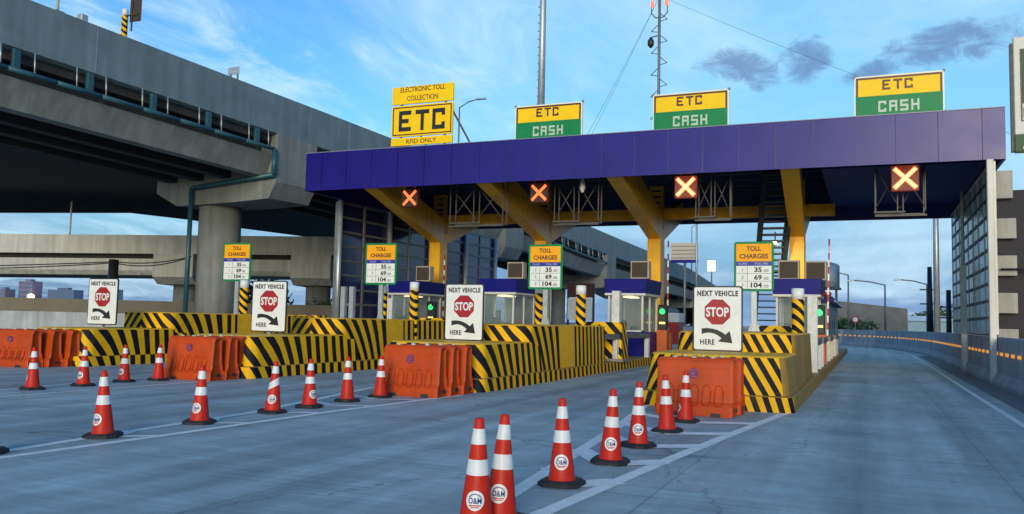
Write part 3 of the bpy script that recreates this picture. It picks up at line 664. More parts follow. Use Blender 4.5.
# ------------------------------------------------------------------ right side: wall, ramp, far things
WP = [(3.72, -30), (3.72, 20), (3.72, 50), (3.70, 62), (3.3, 70), (2.3, 79), (0.4, 87), (-2.6, 94), (-8, 101), (-18, 107)]
rw = thing('concrete_wall', 'long grey concrete wall with a row of amber reflectors along the right of the road', 'wall', (0, 0, 0))
prof = [(0, 0), (0, 0.12), (0.16, 0.38), (0.24, 1.42), (0.26, 1.48), (0.52, 1.48), (0.56, 0)]
WV = [Vector((x, y, 0)) for x, y in WP]
mb = MB(); rings = []
def wl_n(i): d = WV[min(i + 1, len(WV) - 1)] - WV[max(i - 1, 0)]; return Vector((d.y, -d.x, 0)).normalized()
for i, p in enumerate(WV): rings.append([mb.bm.verts.new(p + wl_n(i) * a + Vector((0, 0, z * (1.0 if p.y < 40 else 1.08)))) for a, z in prof])
for a, b in zip(rings, rings[1:]):
    for k in range(len(prof)): mb.bm.faces.new((a[k], a[(k + 1) % len(prof)], b[(k + 1) % len(prof)], b[k]))
mb.bm.faces.new(rings[0][::-1]); mb.bm.faces.new(rings[-1]); mb.done('wall_body', 'wallconc', rw)
acc = 0.0
for i in range(len(WV) - 1):
    a, b = WV[i], WV[i + 1]; L_ = (b - a).length; d = (b - a).normalized(); n_ = wl_n(i)
    s0 = acc
    while s0 < L_:
        p = a + d * s0 
        if p.y > 16:
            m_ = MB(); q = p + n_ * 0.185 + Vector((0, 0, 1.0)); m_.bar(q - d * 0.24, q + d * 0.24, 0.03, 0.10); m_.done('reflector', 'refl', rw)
        s0 += 1.15
    acc = s0 - L_
mb = MB(); mb.prism([(-7, 0), (-7, 6.0), (-3.0, 5.8), (5.2, 5.0), (5.2, 0)], lambda x, z: (x, 131.0 + x * .3, z - .3), lambda x, z: (x, 139.0 + x * .3, z - .3))
tag(mb.done('ramp_wall', 'rough'), 'rough tapering concrete ramp wall beyond the end of the road', 'wall')
t = thing('low_building', 'low pale blue white building beyond the right wall', 'building', (12, 168, -0.3))
mb = MB(); mb.box((-24, 0, 0), (22, 12, 3.6)); mb.done('wall', 'bluewall', t); mb = MB(); mb.prism([(-0.5, 3.6), (12.5, 3.6), (6, 4.6)], lambda a, z: (-24.5, a, z), lambda a, z: (22.5, a, z)); mb.done('roof', 'white', t)
t = thing('round_sign', 'round red and white road sign beside the green bush', 'sign', (-1.4, 110, -0.3))
mb = MB(); mb.tube((0, 0, 0), (0, 0, 3.2), 0.07, 8); mb.done('post', 'galv_d', t)
mb = MB(); mb.tube((0, -0.10, 3.1), (0, -0.06, 3.1), .45, 24); mb.done('disc', 'sign_r', t); mb = MB(); mb.tube((0, -0.125, 3.1), (0, -0.105, 3.1), 0.28, 24); mb.done('disc_centre', 'white', t)
LB = ['far street lamp over the road end, in the middle of the opening', 'far street lamp just right of the blue hut', 'far street lamp near the tall pale pole, arm to the left']
for k, (x, y, h, ar) in enumerate(((1.9, 110, 7.3, 3.4), (-2.2, 112, 8.6, 3.0), (6.4, 110, 7.4, 2.8))):
    street_lamp('street_lamp', (x, y, -0.3), h, ar, LB[k], -1, 'street lamps along the roads', 0.14)
t = thing('lamp_mast', 'tall pale steel pole behind the right wall', 'pole', (4.45, 66, -0.3))
mb = MB(); mb.tube((0, 0, 0), (0, 0, 15.5), 0.22, 14, r2=0.16); mb.done('pole', 'galv', t); mb = MB(); mb.box((-1.6, -0.15, 15.4), (1.6, 0.15, 15.6)); mb.done('lamp_bar', 'galv_d', t)
PL = ['dark timber pole behind the right wall, left of the group', 'dark timber pole behind the right wall, second of the group', 'dark timber pole behind the right wall, third of the group', 'dark timber pole behind the right wall, nearest the glazed screen']
for k, (x, y, h) in enumerate(((5.6, 92, 8.2), (6.6, 84, 5.6), (7.6, 88, 6.0), (9.3, 90, 5.4))):
    t = thing('utility_pole', PL[k], 'pole', (x, y, -0.3), 0, 'dark poles behind the right wall')
    mb = MB(); mb.tube((0, 0, 0), (0, 0, h), 0.34 if k == 0 else 0.24, 8, r2=0.2); mb.done('pole', 'dark', t)
    for z in (0.55, 0.72): mb = MB(); mb.box((-0.9, -0.06, h * z), (0.9, 0.06, h * z + 0.12)); mb.done('crossarm', 'dark', t)

# car park block and billboard at the right edge
t = thing('car_park', 'dark multi storey building with pale beige balcony bands at the right edge', 'building', (7.65, 62, -0.3))
mb = MB(); mb.box((0.15, 0.6, 0), (26, 22, 11.2)); mb.done('wall', 'bdark', t)
for k, z in enumerate((0.9, 3.2, 5.6, 8.0)):
    mb = MB(); mb.box((0, 0, z), (1.15, 0.6, z + 1.3), bev=0.02); mb.done('balcony', 'bbeige', t)
mb = MB(); mb.box((0, 0, 10.6), (1.0, 0.6, 12.4), bev=0.02); mb.done('roof_parapet', 'bbeige', t)
mb = MB(); mb.tube((2.0, 0.2, 0), (2.0, 0.2, 7), 0.06); mb.tube((2.35, 0.2, 0), (2.35, 0.2, 7), 0.06); mb.tube((0.2, -0.2, 6.0), (4, -0.2, 6.0), 0.07); mb.done('wall_pipe', 'dark', t)
t = thing('billboard', 'pale framed billboard with a green picture and white letters, cut by the right edge', 'billboard', (5.58, 40, 0))
mb = MB(); mb.box((0.12, 0, 9.9), (4.5, 0.25, 14.05), bev=0.03); mb.done('frame', 'booth_w', t)
mb = MB(); mb.box((0.42, -0.04, 11.2), (4.2, -0.001, 13.45)); mb.done('picture', 'bill_g', t)
mb = MB(); outline(mb, 0.36, 4.3, 10.45, 13.52, -0.03, 0.05, 0.028); mb.done('picture_border', 'ink', t)
mb = MB(); mb.box((0.0, 0.02, 9.2), (0.118, 0.30, 13.8)); mb.done('side_panel', 'dark', t)
mb = MB(); mb.box((0.12, 0.0, 9.15), (4.5, 0.22, 9.88)); mb.box((0.12, -0.06, 9.2), (4.5, -0.001, 9.85)); mb.done('lower_panel', 'bill_g', t)
mb = MB(); mb.sheet_text('PA', flat(-0.004), 0.42, 0.62, 0.76, 10.82, 0.02, depth=0.02); mb.done('lettering', 'ink', t)
mb = MB(); mb.sheet_text('A', flat(-0.062), 0.5, 0.5, 0.62, 9.53, 0.02, depth=0.02); mb.done('lettering', 'cashw', t)
mb = MB(); mb.tube((2.2, 0.5, -0.3), (2.2, 0.5, 13.4), 0.25, 12); mb.tube((0.5, 0.15, 8.6), (1.0, 0.4, 9.1), 0.05); mb.done('post', 'galv_d', t)

# ------------------------------------------------------------------ toll canopy
X0, X1, Y0, Y1 = -24.0, 4.30, 32.0, 47.5
ZB, ZT = 7.47, 9.22
cp = thing('toll_canopy', 'wide toll gate canopy with a dark blue fascia on ochre steel columns', 'canopy', (0, 0, 0))
edges = [X0]
xs = X0 + 0.9
while xs < X1 - 0.3: edges.append(xs); xs += 1.335
edges.append(X1)
for a, b in zip(edges, edges[1:]):      # cladding sheets, none of them hung quite true
    mb = MB(); cxm, czm = (a + b) / 2, (ZB + ZT) / 2; hw_, hh_ = (b - a) / 2 - 0.011, (ZT - ZB) / 2 - random.uniform(0, .006)
    mt_ = Matrix.Translation((cxm, Y0 + .01, czm)) @ Matrix.Rotation(rad(random.gauss(0, .16)), 4, 'X') @ Matrix.Rotation(rad(random.gauss(0, .12)), 4, 'Z')
    n_ = 1; bow = 0.0; V = []
    for j in range(n_ + 1):
        V.append([mb.bm.verts.new(mt_ @ Vector((-hw_ + 2 * hw_ * i / n_, -bow * math.sin(math.pi * i / n_) * math.sin(math.pi * j / n_), -hh_ + 2 * hh_ * j / n_))) for i in range(n_ + 1)])
    for j in range(n_):
        for i in range(n_):
            mb.bm.faces.new((V[j][i], V[j][i + 1], V[j + 1][i + 1], V[j + 1][i]))
    r_ = bmesh.ops.extrude_face_region(mb.bm, geom=list(mb.bm.faces))
    for v in [e for e in r_['geom'] if isinstance(e, bmesh.types.BMVert)]: v.co.y += .04
    mb.done('fascia_panel', 'fascia', cp)
mb = MB(); mb.box((X0, Y0 + .07, ZB + .02), (X1, Y0 + .125, ZT - .001)); mb.done('seam_strip', 'seam', cp)
mb = MB()
mb.box((X0, Y0 - 0.02, ZT), (X1, Y0 + 0.16, ZT + 0.03)); mb.done('edge_trim', 'seam', cp)
mb = MB(); mb.box((X1 - 0.12, Y0 + 0.13, ZB), (X1, Y1, ZT)); mb.done('side_fascia', 'fascia', cp)
mb = MB(); mb.box((X0, Y0 + 0.13, ZB), (X0 + 0.12, Y1, ZT)); mb.done('side_fascia', 'fascia', cp)
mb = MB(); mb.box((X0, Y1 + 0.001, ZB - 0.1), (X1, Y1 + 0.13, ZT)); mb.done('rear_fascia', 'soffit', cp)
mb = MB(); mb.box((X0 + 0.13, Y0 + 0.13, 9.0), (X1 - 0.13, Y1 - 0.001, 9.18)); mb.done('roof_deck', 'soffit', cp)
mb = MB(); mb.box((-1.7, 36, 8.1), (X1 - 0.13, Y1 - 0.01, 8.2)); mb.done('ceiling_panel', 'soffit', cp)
for k in range(9):
    mb = MB(); yy = Y0 + 1.2 + k * 1.65; mb.box((X0 + 0.14, yy, 8.72), (-1.75, yy + 0.14, 8.995)); mb.done('purlin', 'purlin', cp)
CX4 = [(-22.25, -20.6), (-15.95, -15.0), (-9.85, -9.25), (-3.05, -2.6)]
for xc, xf in CX4:
    hw = 0.33
    mb = MB(); mb.box((xc - hw, 41.6, 0.28), (xc + hw, 42.5, 6.5), bev=0.012); mb.box((xc - hw - .012, 41.59, 3.9), (xc + hw + .012, 42.51, 3.95)); mb.box((xc - hw - .012, 41.59, 5.55), (xc + hw + .012, 42.51, 5.6)); mb.done('column', 'steel_y', cp)
    mb = MB()
    for k in range(6): mb.box((xc - 0.28, 42.0, 7.0 + 0.3 * k), (xc + 0.28, 42.12, 7.18 + 0.3 * k))
    mb.box((xc - hw, 41.95, 6.5), (xc - hw + .08, 42.4, 8.7)); mb.box((xc + hw - .08, 41.95, 6.5), (xc + hw, 42.4, 8.7)); mb.done('column_head', 'steel_yd', cp)
    # front cantilever: box girder rising forward to the fascia
    mb = MB(); fa = [(41.6, 5.95), (42.5, 6.0), (42.5, 7.1), (41.6, 7.35), (32.2, 8.7), (32.2, 7.5)]
    mb.prism(fa, lambda y, z: (xc - hw + (xf - xc) * (42.0 - y) / 9.8, y, z), lambda y, z: (xc + hw + (xf - xc) * (42.0 - y) / 9.8, y, z)); mb.done('cantilever_beam', 'steel_y', cp)
    mb = MB(); fa = [(42.51, 5.95), (42.51, 7.1), (47.3, 8.6), (47.3, 7.55)]
    mb.prism(fa, lambda y, z: (xc - hw + .04, y, z), lambda y, z: (xc + hw - .04, y, z)); mb.done('rear_beam', 'steel_y', cp)
mb = MB(); mb.box((-23.8, 42.55, 7.05), (-1.4, 43.0, 7.6)); mb.done('cross_beam', 'steel_yd', cp)
# left glazed screen
def screen(name, x, ya, yb, za, zb, ny, nz, fm, gm, th=0.09, ext=0.0):
    mb = MB()
    for i in range(ny + 1):
        y = ya + (yb - ya) * i / ny; mb.box((x - th / 2, y - th / 2, za), (x + th / 2, y + th / 2, zb))
    for j in range(nz + 1):
        z = za + (zb - za) * j / nz
        for i in range(ny):
            y = ya + (yb - ya) * i / ny; y2 = ya + (yb - ya) * (i + 1) / ny; mb.box((x - th / 2 + .004, y + th / 2 + .001, z - th * .35), (x + th / 2 - .004, y2 - th / 2 - .001, z + th * .35))
    o = mb.done(name, fm, cp)
    mb = MB(); mb.box((x + .014, ya, za), (x + .026, yb, zb)); mb.done('glazing', gm, o)
    return o
screen('side_screen', -24.2, 35.0, 54.0, 0.9, 7.4, 8, 9, 'galv_d', 'glass_blue', 0.16)
for y in (35.0, 39.75, 44.5, 49.25, 54.0):
    mb = MB(); mb.tube((-24.03, y - 0.02, 0), (-24.03, y - 0.02, 7.46), 0.13, 10); mb.done('screen_post', 'galv', cp)
mb = MB(); xa_ = 3.84; n_ = 8; ya_, yb_ = 32.35, 46.5
for i in range(n_ + 1):
    y = ya_ + (yb_ - ya_) * i / n_; mb.box((xa_, y - .17, 1.62), (xa_ + .16, y + .17, 7.45))
for z in (1.62, 7.33):
    for i in range(n_):
        y = ya_ + (yb_ - ya_) * i / n_; mb.box((xa_ + .002, y + .171, z), (xa_ + .158, y + (yb_ - ya_) / n_ - .171, z + .12))
o = mb.done('side_screen', 'postbeige', cp)
mb = MB(); mb.box((xa_ + .012, ya_, 1.63), (xa_ + .028, yb_, 7.44)); mb.done('glazing', 'glass_teal', o)
for j in range(1, 10):
    z = 1.62 + 5.83 * j / 10
    for i in range(n_):
        y = ya_ + (yb_ - ya_) * i / n_
        mb = MB(); mb.box((xa_ - .03, y + .172, z - .07), (xa_ + .01, y + (yb_ - ya_) / n_ - .172, z + .03)); mb.done('transom', 'stairm', o)
mb = MB(); mb.box((3.70, 31.85, 0), (3.90, 32.09, 7.46), bev=0.02); mb.done('screen_post', 'postbeige', cp)
mb = MB(); mb.box((3.50, 38.9, 0.45), (3.72, 39.12, 4.4), bev=0.02); mb.lathe([(0.03, 0.0), (0.11, 0.5)], 10, c=(3.61, 39.01, 0)); mb.tube((3.61, 39.01, 4.4), (3.61, 39.01, 7.46), 0.07); mb.done('screen_post', 'postbeige', cp)

# stair hanging from the canopy
st = thing('metal_stair', 'dark steep metal stair rising to the canopy behind the rightmost toll charges sign', 'stair', (0, 0, 0))
a0, a1 = Vector((-4.15, 39.0, 8.3)), Vector((-4.25, 44.2, 0.0))
top, bot = Vector((-3.55, 38.6, 8.6)), Vector((-4.25, 41.4, 4.4))
for sx in (-0.62, 0.62):
    mb = MB(); mb.bar(top + Vector((sx, 0, 0)), bot + Vector((sx * .95, 0, 0)), 0.20, 0.46); mb.done('stringer', 'stairm', st)
    mb = MB(); q0 = top + Vector((sx * 1.05, 0, 0.9)); q1 = bot + Vector((sx * .9, -0.1, 1.0)); mb.tube(q0, q1, 0.04)
    for k in range(5):
        f = k / 4; mb.tube(q0.lerp(q1, f), top.lerp(bot, f) + Vector((sx, 0, 0.1)), 0.03)
    mb.done('handrail', 'stairm', st)
for k in range(15):
    f = (k + .5) / 15; c = top.lerp(bot, f); mb = MB(); mb.box(c + Vector((-0.53, -0.10, -.04)), c + Vector((0.53, 0.26, 0.04))); mb.done('tread', 'stairm', st)
mb = MB(); mb.box((-5.1, 41.4, 4.28), (-3.7, 42.6, 4.38)); mb.done('landing', 'stairm', st)
for sx in (-0.5, 0.5):
    mb = MB(); mb.bar((-4.4 + sx, 42.5, 4.3), (-4.3 + sx, 39.9, 0.3), 0.12, 0.34); mb.done('stringer', 'stairm', st)
for k in range(13):
    f = (k + .5) / 13; c = Vector((-4.4, 42.5, 4.3)).lerp(Vector((-4.3, 39.9, 0.3)), f); mb = MB(); mb.box(c + Vector((-0.45, -.12, -.03)), c + Vector((0.45, 0.12, 0.03))); mb.done('tread', 'stairm', st)
t = thing('floodlight', 'small lit floodlight beside the hanging metal stair', 'lamp', (-3.72, 38.2, 5.35))
mb = MB(); mb.box((-0.14, 0.0, -0.11), (0.14, 0.12, 0.11), bev=0.02); mb.box((-0.02, 0.1, -0.02), (0.02, 0.3, 0.5)); mb.done('housing', 'dark', t)
mb = MB(); mb.box((-0.07, -0.015, -0.06), (0.07, -0.001, 0.06)); mb.done('lens', 'lampw', t)
fl_ = bpy.data.lights.new('floodlight_lamp', 'SPOT'); fo = bpy.data.objects.new('floodlight_lamp', fl_); COL.objects.link(fo); fo.parent = t
fl_.energy = 230; fl_.color = (1.0, 0.68, 0.30); fl_.spot_size = rad(75); fl_.spot_blend = 0.8; fl_.shadow_soft_size = 0.1
fo.location = (0.15, -0.06, -0.05); fo.rotation_euler = (Vector((-3.05, 41.6, 3.9)) - Vector((-3.57, 38.14, 5.3))).to_track_quat('-Z', 'Y').to_euler()

# ------------------------------------------------------------------ signs on the canopy edge
def roof_sign(xa, xb, ztop, label, name='lane_sign'):
    t = thing(name, label, 'sign', ((xa + xb) / 2, 32.28, 9.26), 0, 'lane signs on the canopy')
    h = (xb - xa) / 2; H = ztop - 9.26; zm = H * 0.50
    mb = MB(); panel(mb, -h, h, 0.0, H, 0.0, 0.10, 0.10); mb.done('board', 'white', t)
    mb = MB(); mb.box((-h + .05, -0.014, 0.05), (h - .05, -0.001, zm)); mb.done('lower_half', 'sign_g', t)
    mb = MB(); mb.box((-h + .05, -0.014, zm + .001), (h - .05, -0.001, H - .05)); mb.done('upper_half', 'sign_y', t)
    mb = MB(); mb.box((-h + .06, -0.02, H - .13), (h - .06, -0.015, H - .06)); mb.box((-h + .06, -0.02, zm), (-h + .13, -0.015, H - .131)); mb.box((h - .13, -0.02, zm), (h - .06, -0.015, H - .131)); mb.done('border', 'maroon', t)
    mb = MB(); block_text(mb, 'ETC', -0.52, 0.46, zm + .20, zm + .56, -0.016, 0.012); mb.done('lettering', 'maroon', t)
    mb = MB(); block_text(mb, 'CASH', -0.66, 0.66, zm - .60, zm - .20, -0.016, 0.012); mb.done('lettering', 'cashw', t)
    mb = MB()
    for sx in (-h * .7, h * .7):
        mb.bar((sx, 0.14, -0.05), (sx, 0.14, H), 0.08, 0.08); mb.bar((sx, 0.2, H * .8), (sx, 1.1, 0.0), 0.05, 0.05)
    for sx in (-h, h): mb.box((sx - .04, .02, H - .02), (sx + .04, .1, H + .05))
    mb.done('support', 'galv_d', t)
roof_sign(-13.62, -10.66, 10.70, 'yellow and green ETC CASH sign right of the tall steel mast on the canopy')
roof_sign(-7.75, -4.81, 10.71, 'yellow and green ETC CASH sign below the antenna mast on the canopy')
roof_sign(-0.39, 2.51, 10.74, 'yellow and green ETC CASH sign at the right end of the canopy')
t = thing('lane_sign', 'all yellow three panel ETC RFID ONLY sign on the canopy', 'sign', (-18.10, 32.28, 9.36), 0, 'lane signs on the canopy')
h = 1.53
mb = MB(); panel(mb, -h, h, 1.87, 2.66, 0, 0.08, 0.03); mb.done('top_panel', 'sign_y', t)
mb = MB(); panel(mb, -h, h, 0.40, 1.80, 0, 0.08, 0.08); mb.done('main_panel', 'sign_y', t)
mb = MB(); panel(mb, -h, h, 0.0, 0.34, 0, 0.08, 0.02); mb.done('bottom_panel', 'sign_y', t)
mb = MB(); outline(mb, -h + .06, h - .06, 0.46, 1.74, -0.012, 0.05, 0.011); mb.done('border', 'maroon', t)
mb = MB(); mb.sheet_text('ELECTRONIC TOLL', flat(-.002), 0.23, 2.25, 0, 2.52, 0.01); mb.sheet_text('COLLECTION', flat(-.002), 0.23, 1.55, 0, 2.12, 0.01); mb.done('lettering', 'maroon', t)
mb = MB(); block_text(mb, 'ETC', -1.15, 1.15, 0.64, 1.56, -0.002, 0.02); mb.done('lettering', 'ink', t)
mb = MB(); mb.sheet_text('RFID ONLY', flat(-.002), 0.2, 1.5, 0, 0.17, 0.01); mb.done('lettering', 'maroon', t)
mb = MB()
for sx in (-1.1, 1.1): mb.bar((sx, 0.13, -.05), (sx, 0.13, 2.65), 0.09, 0.09); mb.bar((sx + .3, 0.2, 1.5), (sx + .8, 1.3, 0), 0.06, 0.06)
mb.done('support', 'galv_d', t)

# ------------------------------------------------------------------ lane signals and their hanging frames
XS = [(-19.00, 0.74, 'ledx', 'red cross lane signal under the yellow RFID sign, dimmest of four'), (-12.76, 0.74, 'ledx', 'red cross lane signal under the canopy, second from left'), (-6.58, 0.78, 'ledx2', 'bright red cross lane signal under the sign below the antenna mast'), (1.27, 0.82, 'ledx2', 'bright red cross lane signal inside the frame over the rightmost lane')]
for xc, sz, lm, lb in XS:
    t = thing('lane_signal', lb, 'signal', (xc, 33.0, 7.12), 0, 'red cross lane signals')
    h = sz / 2 + .04
    mb = MB(); mb.box((-h, 0, -h), (h, 0.22, h), bev=0.02); mb.done('housing', 'ledbg' if lm == 'ledx' else 'ledbg2', t)
    mb = MB()
    for sgn in (1, -1):
        mb.bm.verts.ensure_lookup_table()
        r_ = Matrix.Rotation(rad(45 * sgn), 4, 'Y'); mb.box((-sz * .6, -0.02 - .004 * (sgn > 0), -0.055), (sz * .6, -0.001, 0.055), mtx=r_)
    mb.done('cross', lm, t)
    if lm == 'ledx2':
        mb = MB()
        for sgn in (1, -1):
            r_ = Matrix.Rotation(rad(45 * sgn), 4, 'Y'); mb.box((-sz * .63, -0.0006 - .0003 * (sgn > 0), -0.085), (sz * .63, -.0001, 0.085), mtx=r_)
        mb.done('cross_halo', 'ledx', t)  # wider glowing cross beneath, painting the orange halo of the bright one
    mb = MB(); mb.box((-.25, .08, h), (-.2, .13, 1.8)); mb.box((.2, .08, h), (.25, .13, 1.8)); mb.done('hanger', 'galv_d', t)
FRM = [(-17.28, -14.70, 6.02, 'hanging steel frame under the canopy beside the dimmest red cross'), (-12.30, -10.35, 5.98, 'hanging steel frame with a camera beside the second red cross from left'), (-6.3, -4.96, 6.02, 'hanging steel frame beside the third red cross from left'), (0.28, 1.95, 6.02, 'hanging steel frame around the rightmost red cross')]
for k, (xa, xb, zb, lb) in enumerate(FRM):
    t = thing('signal_frame', lb, 'frame', ((xa + xb) / 2, 33.7, zb), 0, 'hanging signal frames')
    h = (xb - xa) / 2; H = 8.7 - zb
    mb = MB()
    for x in (-h, -h * .1, h * .12, h):
        mb.box((x - .02, -.02, 0), (x + .02, .02, H))
    mb.box((-h, .5, 0), (-h + .05, .55, H)); mb.box((h - .05, .5, 0), (h, .55, H)); mb.done('upright', 'brace', t)
    mb = MB()
    for (a, b) in (((-h, .02, H * .62), (0, .02, .1)), ((-h, .06, .1), (0, .06, H * .62)), ((0, .02, H * .62), (h, .02, .1)), ((0, .06, .1), (h, .06, H * .62))): mb.tube(a, b, .022, 6)
    mb.done('brace', 'brace', t)
    mb = MB(); mb.box((-h - .05, -.10, -.06), (h * .2, .05, .0)); mb.box((-h, .5, -.08), (h, .6, -.02)); mb.box((-h - .02, -.12, -.20), (h + .04, -.06, -.14)); mb.box((h * .2, .1, -.14), (h, .3, -.08)); mb.done('cross_bar', 'brace', t)
t = thing('camera', 'small pale dome camera hanging in the second signal frame', 'camera', (-10.95, 33.35, 7.45))
mb = MB(); mb.lathe([(0.03, 0.3), (0.10, 0.05), (0.12, -0.15), (0.06, -0.32), (0.01, -0.35)], 14); mb.done('body', 'white', t); mb = MB(); mb.tube((0, 0, .25), (0, 0, 1.3), .03); mb.done('rod', 'dark', t)

# ------------------------------------------------------------------ toll islands
def plan_path(cx, hw, ya, yb, rf, rb, bulge=0.0, step=0.09):
    # open path from nose centre round the right side to the back centre, [(u, x, y)], mirrored later
    pts = []
    def add(x, y): pts.append((x, y))
    n = int((hw - rf) / step) + 1
    for i in range(n + 1): 
        x = (hw - rf) * i / n; add(x, ya + bulge * (x / hw) ** 2)
    yf = ya + bulge * ((hw - rf) / hw) ** 2
    for k in range(1, 9):
        a = rad(-90 + 90 * k / 8); add(hw - rf + rf * math.cos(a), yf + rf + rf * math.sin(a))
    n = max(1, int((yb - rb - yf - rf) / 0.22))
    y0_ = yf + rf
    for i in range(1, n + 1): add(hw, y0_ + (yb - rb - y0_) * i / n)
    for k in range(1, 9):
        a = rad(90 * k / 8); add(hw - rb + rb * math.cos(a), yb - rb + rb * math.sin(a))
    add(0, yb)
    u = 0; outp = [(0.0, pts[0][0], pts[0][1])]
    for (x, y), (x2, y2) in zip(pts, pts[1:]):
        u += math.hypot(x2 - x, y2 - y); outp.append((u, x2, y2))
    return outp
def bands(u, v, k0, fade, period0=0.30, period1=0.44):
    k = k0 * max(0.0, min(1.0, (fade - u) / (fade - 0.9))) if fade else 0
    ph = u / period0 if u < 1.6 else 1.6 / period0 + (u - 1.6) / period1
    return ph + k * v / 0.30
def tier(cx, hw, ya, yb, za, zb, rf, rb, k0, fade, batter, name, parent, plain=None, bulge=0.25, period0=0.30, period1=0.44, top='yellow', lip=0.04, pm='yellow', u0=0.0):
    P = plan_path(cx, hw, ya, yb, rf, rb, bulge); mb = MB(); nz = 4
    topring = []
    for side in (1, -1):
        for (u, x, y), (u2, x2, y2) in zip(P, P[1:]):
            um = (u + u2) / 2; mi = 0
            if plain and side == 1 and plain[0] < (y + y2) / 2 < plain[1] and abs(x2 - x) < .05: mi = 1
            for j in range(nz):
                pts, uvs = [], []
                for (uu, xx, yy, jj) in ((u, x, y, j), (u2, x2, y2, j), (u2, x2, y2, j + 1), (u, x, y, j + 1)):
                    f = jj / nz; z = za + (zb - za) * f; sc = 1 - batter * f / hw
                    pts.append((cx + side * xx * sc, yy + batter * f * (1 if yy < ya + 2 else 0) * max(0, 1 - (yy - ya) / 2), z)); uvs.append((bands(abs(uu * side - u0), z - (zb if name == 'kerb' else za), k0, fade, period0, period1), 0))
                mb.face(pts, mi, uvs)
    bmesh.ops.remove_doubles(mb.bm, verts=mb.bm.verts, dist=1e-4)
    # close the top with a slightly rounded lip
    be = [e for e in mb.bm.edges if e.is_boundary and all(abs(v.co.z - zb) < 1e-3 for v in e.verts)]
    r = bmesh.ops.extrude_edge_only(mb.bm, edges=be); nv = [e for e in r['geom'] if isinstance(e, bmesh.types.BMVert)]
    ym = (ya + yb) / 2
    for v in nv:
        d = Vector((cx - v.co.x, 0, 0)); v.co.x += lip * (1 if d.x > 0 else -1) if abs(d.x) > .1 else 0
        v.co.y += lip if v.co.y < ya + 1 else (-lip if v.co.y > yb - .5 else 0); v.co.z += lip * .8
    ne = [e for e in mb.bm.edges if e.is_boundary and all(v in set(nv) for v in e.verts)]
    rf_ = bmesh.ops.contextual_create(mb.bm, geom=ne)
    for f in mb.bm.faces:
        if f.normal.length == 0: f.normal_update()
    for f in [f for f in r['geom'] if isinstance(f, bmesh.types.BMFace)] + list(rf_['faces']): f.material_index = 2
    return mb.done(name, ['strip', pm, top], parent)
ISL = [(-2.95, 1.50, 17.75, 20.6, 1.10, 1.55, (17.95, 40), 27.2, 'striped toll island at right, behind the two orange barriers and the largest stop sign'),
       (-9.88, 1.42, 18.25, 21.4, 1.14, 1.60, (24.2, 25.6), 29.6, 'striped toll island behind the third stop sign from the left'),
       (-16.35, 1.12, 18.2, 22.4, 1.14, 1.66, (25.4, 26.5), 31.0, 'striped toll island behind the second stop sign from the left'),
       (-23.45, 1.25, 18.9, 22.3, 1.16, 1.72, (26.0, 27.4), 31.5, 'striped toll island at far left, behind the leftmost stop sign')]
for cx, hw, ya, y1, z1, z2, plain, yb, lb in ISL:
    t = thing('toll_island', lb, 'toll island', (0, 0, 0), 0, 'striped toll islands')
    pm = 'worn' if cx > -5 else 'yellow'; pl = plain if cx > -5 else None
    tier(cx, hw + .10, ya - .10, 66 if cx > -20 else 58, -0.02, 0.30, 0.25, 0.4, 0.4, 2.6, 0.03, 'kerb', t, (17.9, 70) if pl else None, 0.10, top='worn', pm=pm, lip=.02, period0=.54 if cx < -5 else .25, period1=.42, u0=0.0 if cx > -5 else 0.62)
    tier(cx, hw, ya, y1 + 1.2, 0.30, z1 - .03, 0.30, 0.2, 0.48 if cx < -5 else 0.62, 3.0 if cx < -5 else 4.0, 0.10, 'lower_wall', t, pl, pm=pm, period0=.54 if cx < -5 else .25, period1=.42, u0=0.0 if cx > -5 else 0.62)
    tier(cx, hw - .06, y1, yb, 0.30, z2 - .03, 0.35, 0.9, 0.62, 4.0, 0.05, 'upper_wall', t, plain, pm=pm, period0=.40 if cx < -5 else .26, period1=.40)
# chevron bumper in front of each booth
def chevron(cx, y, w_, z0, z1, label):
    t = thing('bumper_block', label, 'bumper', (cx, y, 0.3), 0, 'chevron bumpers in front of the booths')
    mb = MB(); h = w_ / 2; n = 16; top = z1 - .3
    sl = 0.28
    for i in range(n):
        for j in range(6):
            pts, uvs = [], []
            for ii, jj in ((i, j), (i + 1, j), (i + 1, j + 1), (i, j + 1)):
                z = top * jj / 6; hh = h - .10 * jj / 6; x = -hh + 2 * hh * ii / n
                pts.append((x, sl * jj / 6, z)); uvs.append(((abs(x) + z) / 0.55, 0))
            mb.face(pts, 0, uvs)
    for side in (1, -1):
        for j in range(6):
            pts, uvs = [], []
            for yy, jj in ((0, j), (1, j), (1, j + 1), (0, j + 1)):
                z = top * jj / 6; hh = h - .10 * jj / 6; y_ = sl * jj / 6 if yy == 0 else 0.9
                pts.append((side * hh, y_, z)); uvs.append(((h + y_ + z * .5) / 0.4, 0))
            mb.face(pts, 0, uvs)
    hh = h - .10; mb.face([(-hh, sl, top), (hh, sl, top), (hh, .9, top), (-hh, .9, top)], 1); mb.face([(-h, .9, 0), (h, .9, 0), (hh, .9, top), (-hh, .9, top)], 1)
    bmesh.ops.remove_doubles(mb.bm, verts=mb.bm.verts, dist=1e-4); mb.done('block', ['strip', 'yellow'], t)
    mb = MB(); mb.box((-h - .06, -.08, -.001), (h + .06, .96, .10)); mb.done('footing', 'isl_top', t)
for cx, y, lb in ((-2.95, 30.2, 'chevron painted bumper block in front of the rightmost booth'), (-9.25, 30.2, 'chevron painted bumper block behind the white guard rails at the third island'),
                  (-16.2, 30.4, 'chevron painted bumper block of the second island from the left'), (-23.0, 30.6, 'chevron painted bumper block of the leftmost island')):
    chevron(cx, y, 1.75 if cx > -5 else 1.9, .3, 1.74, lb)

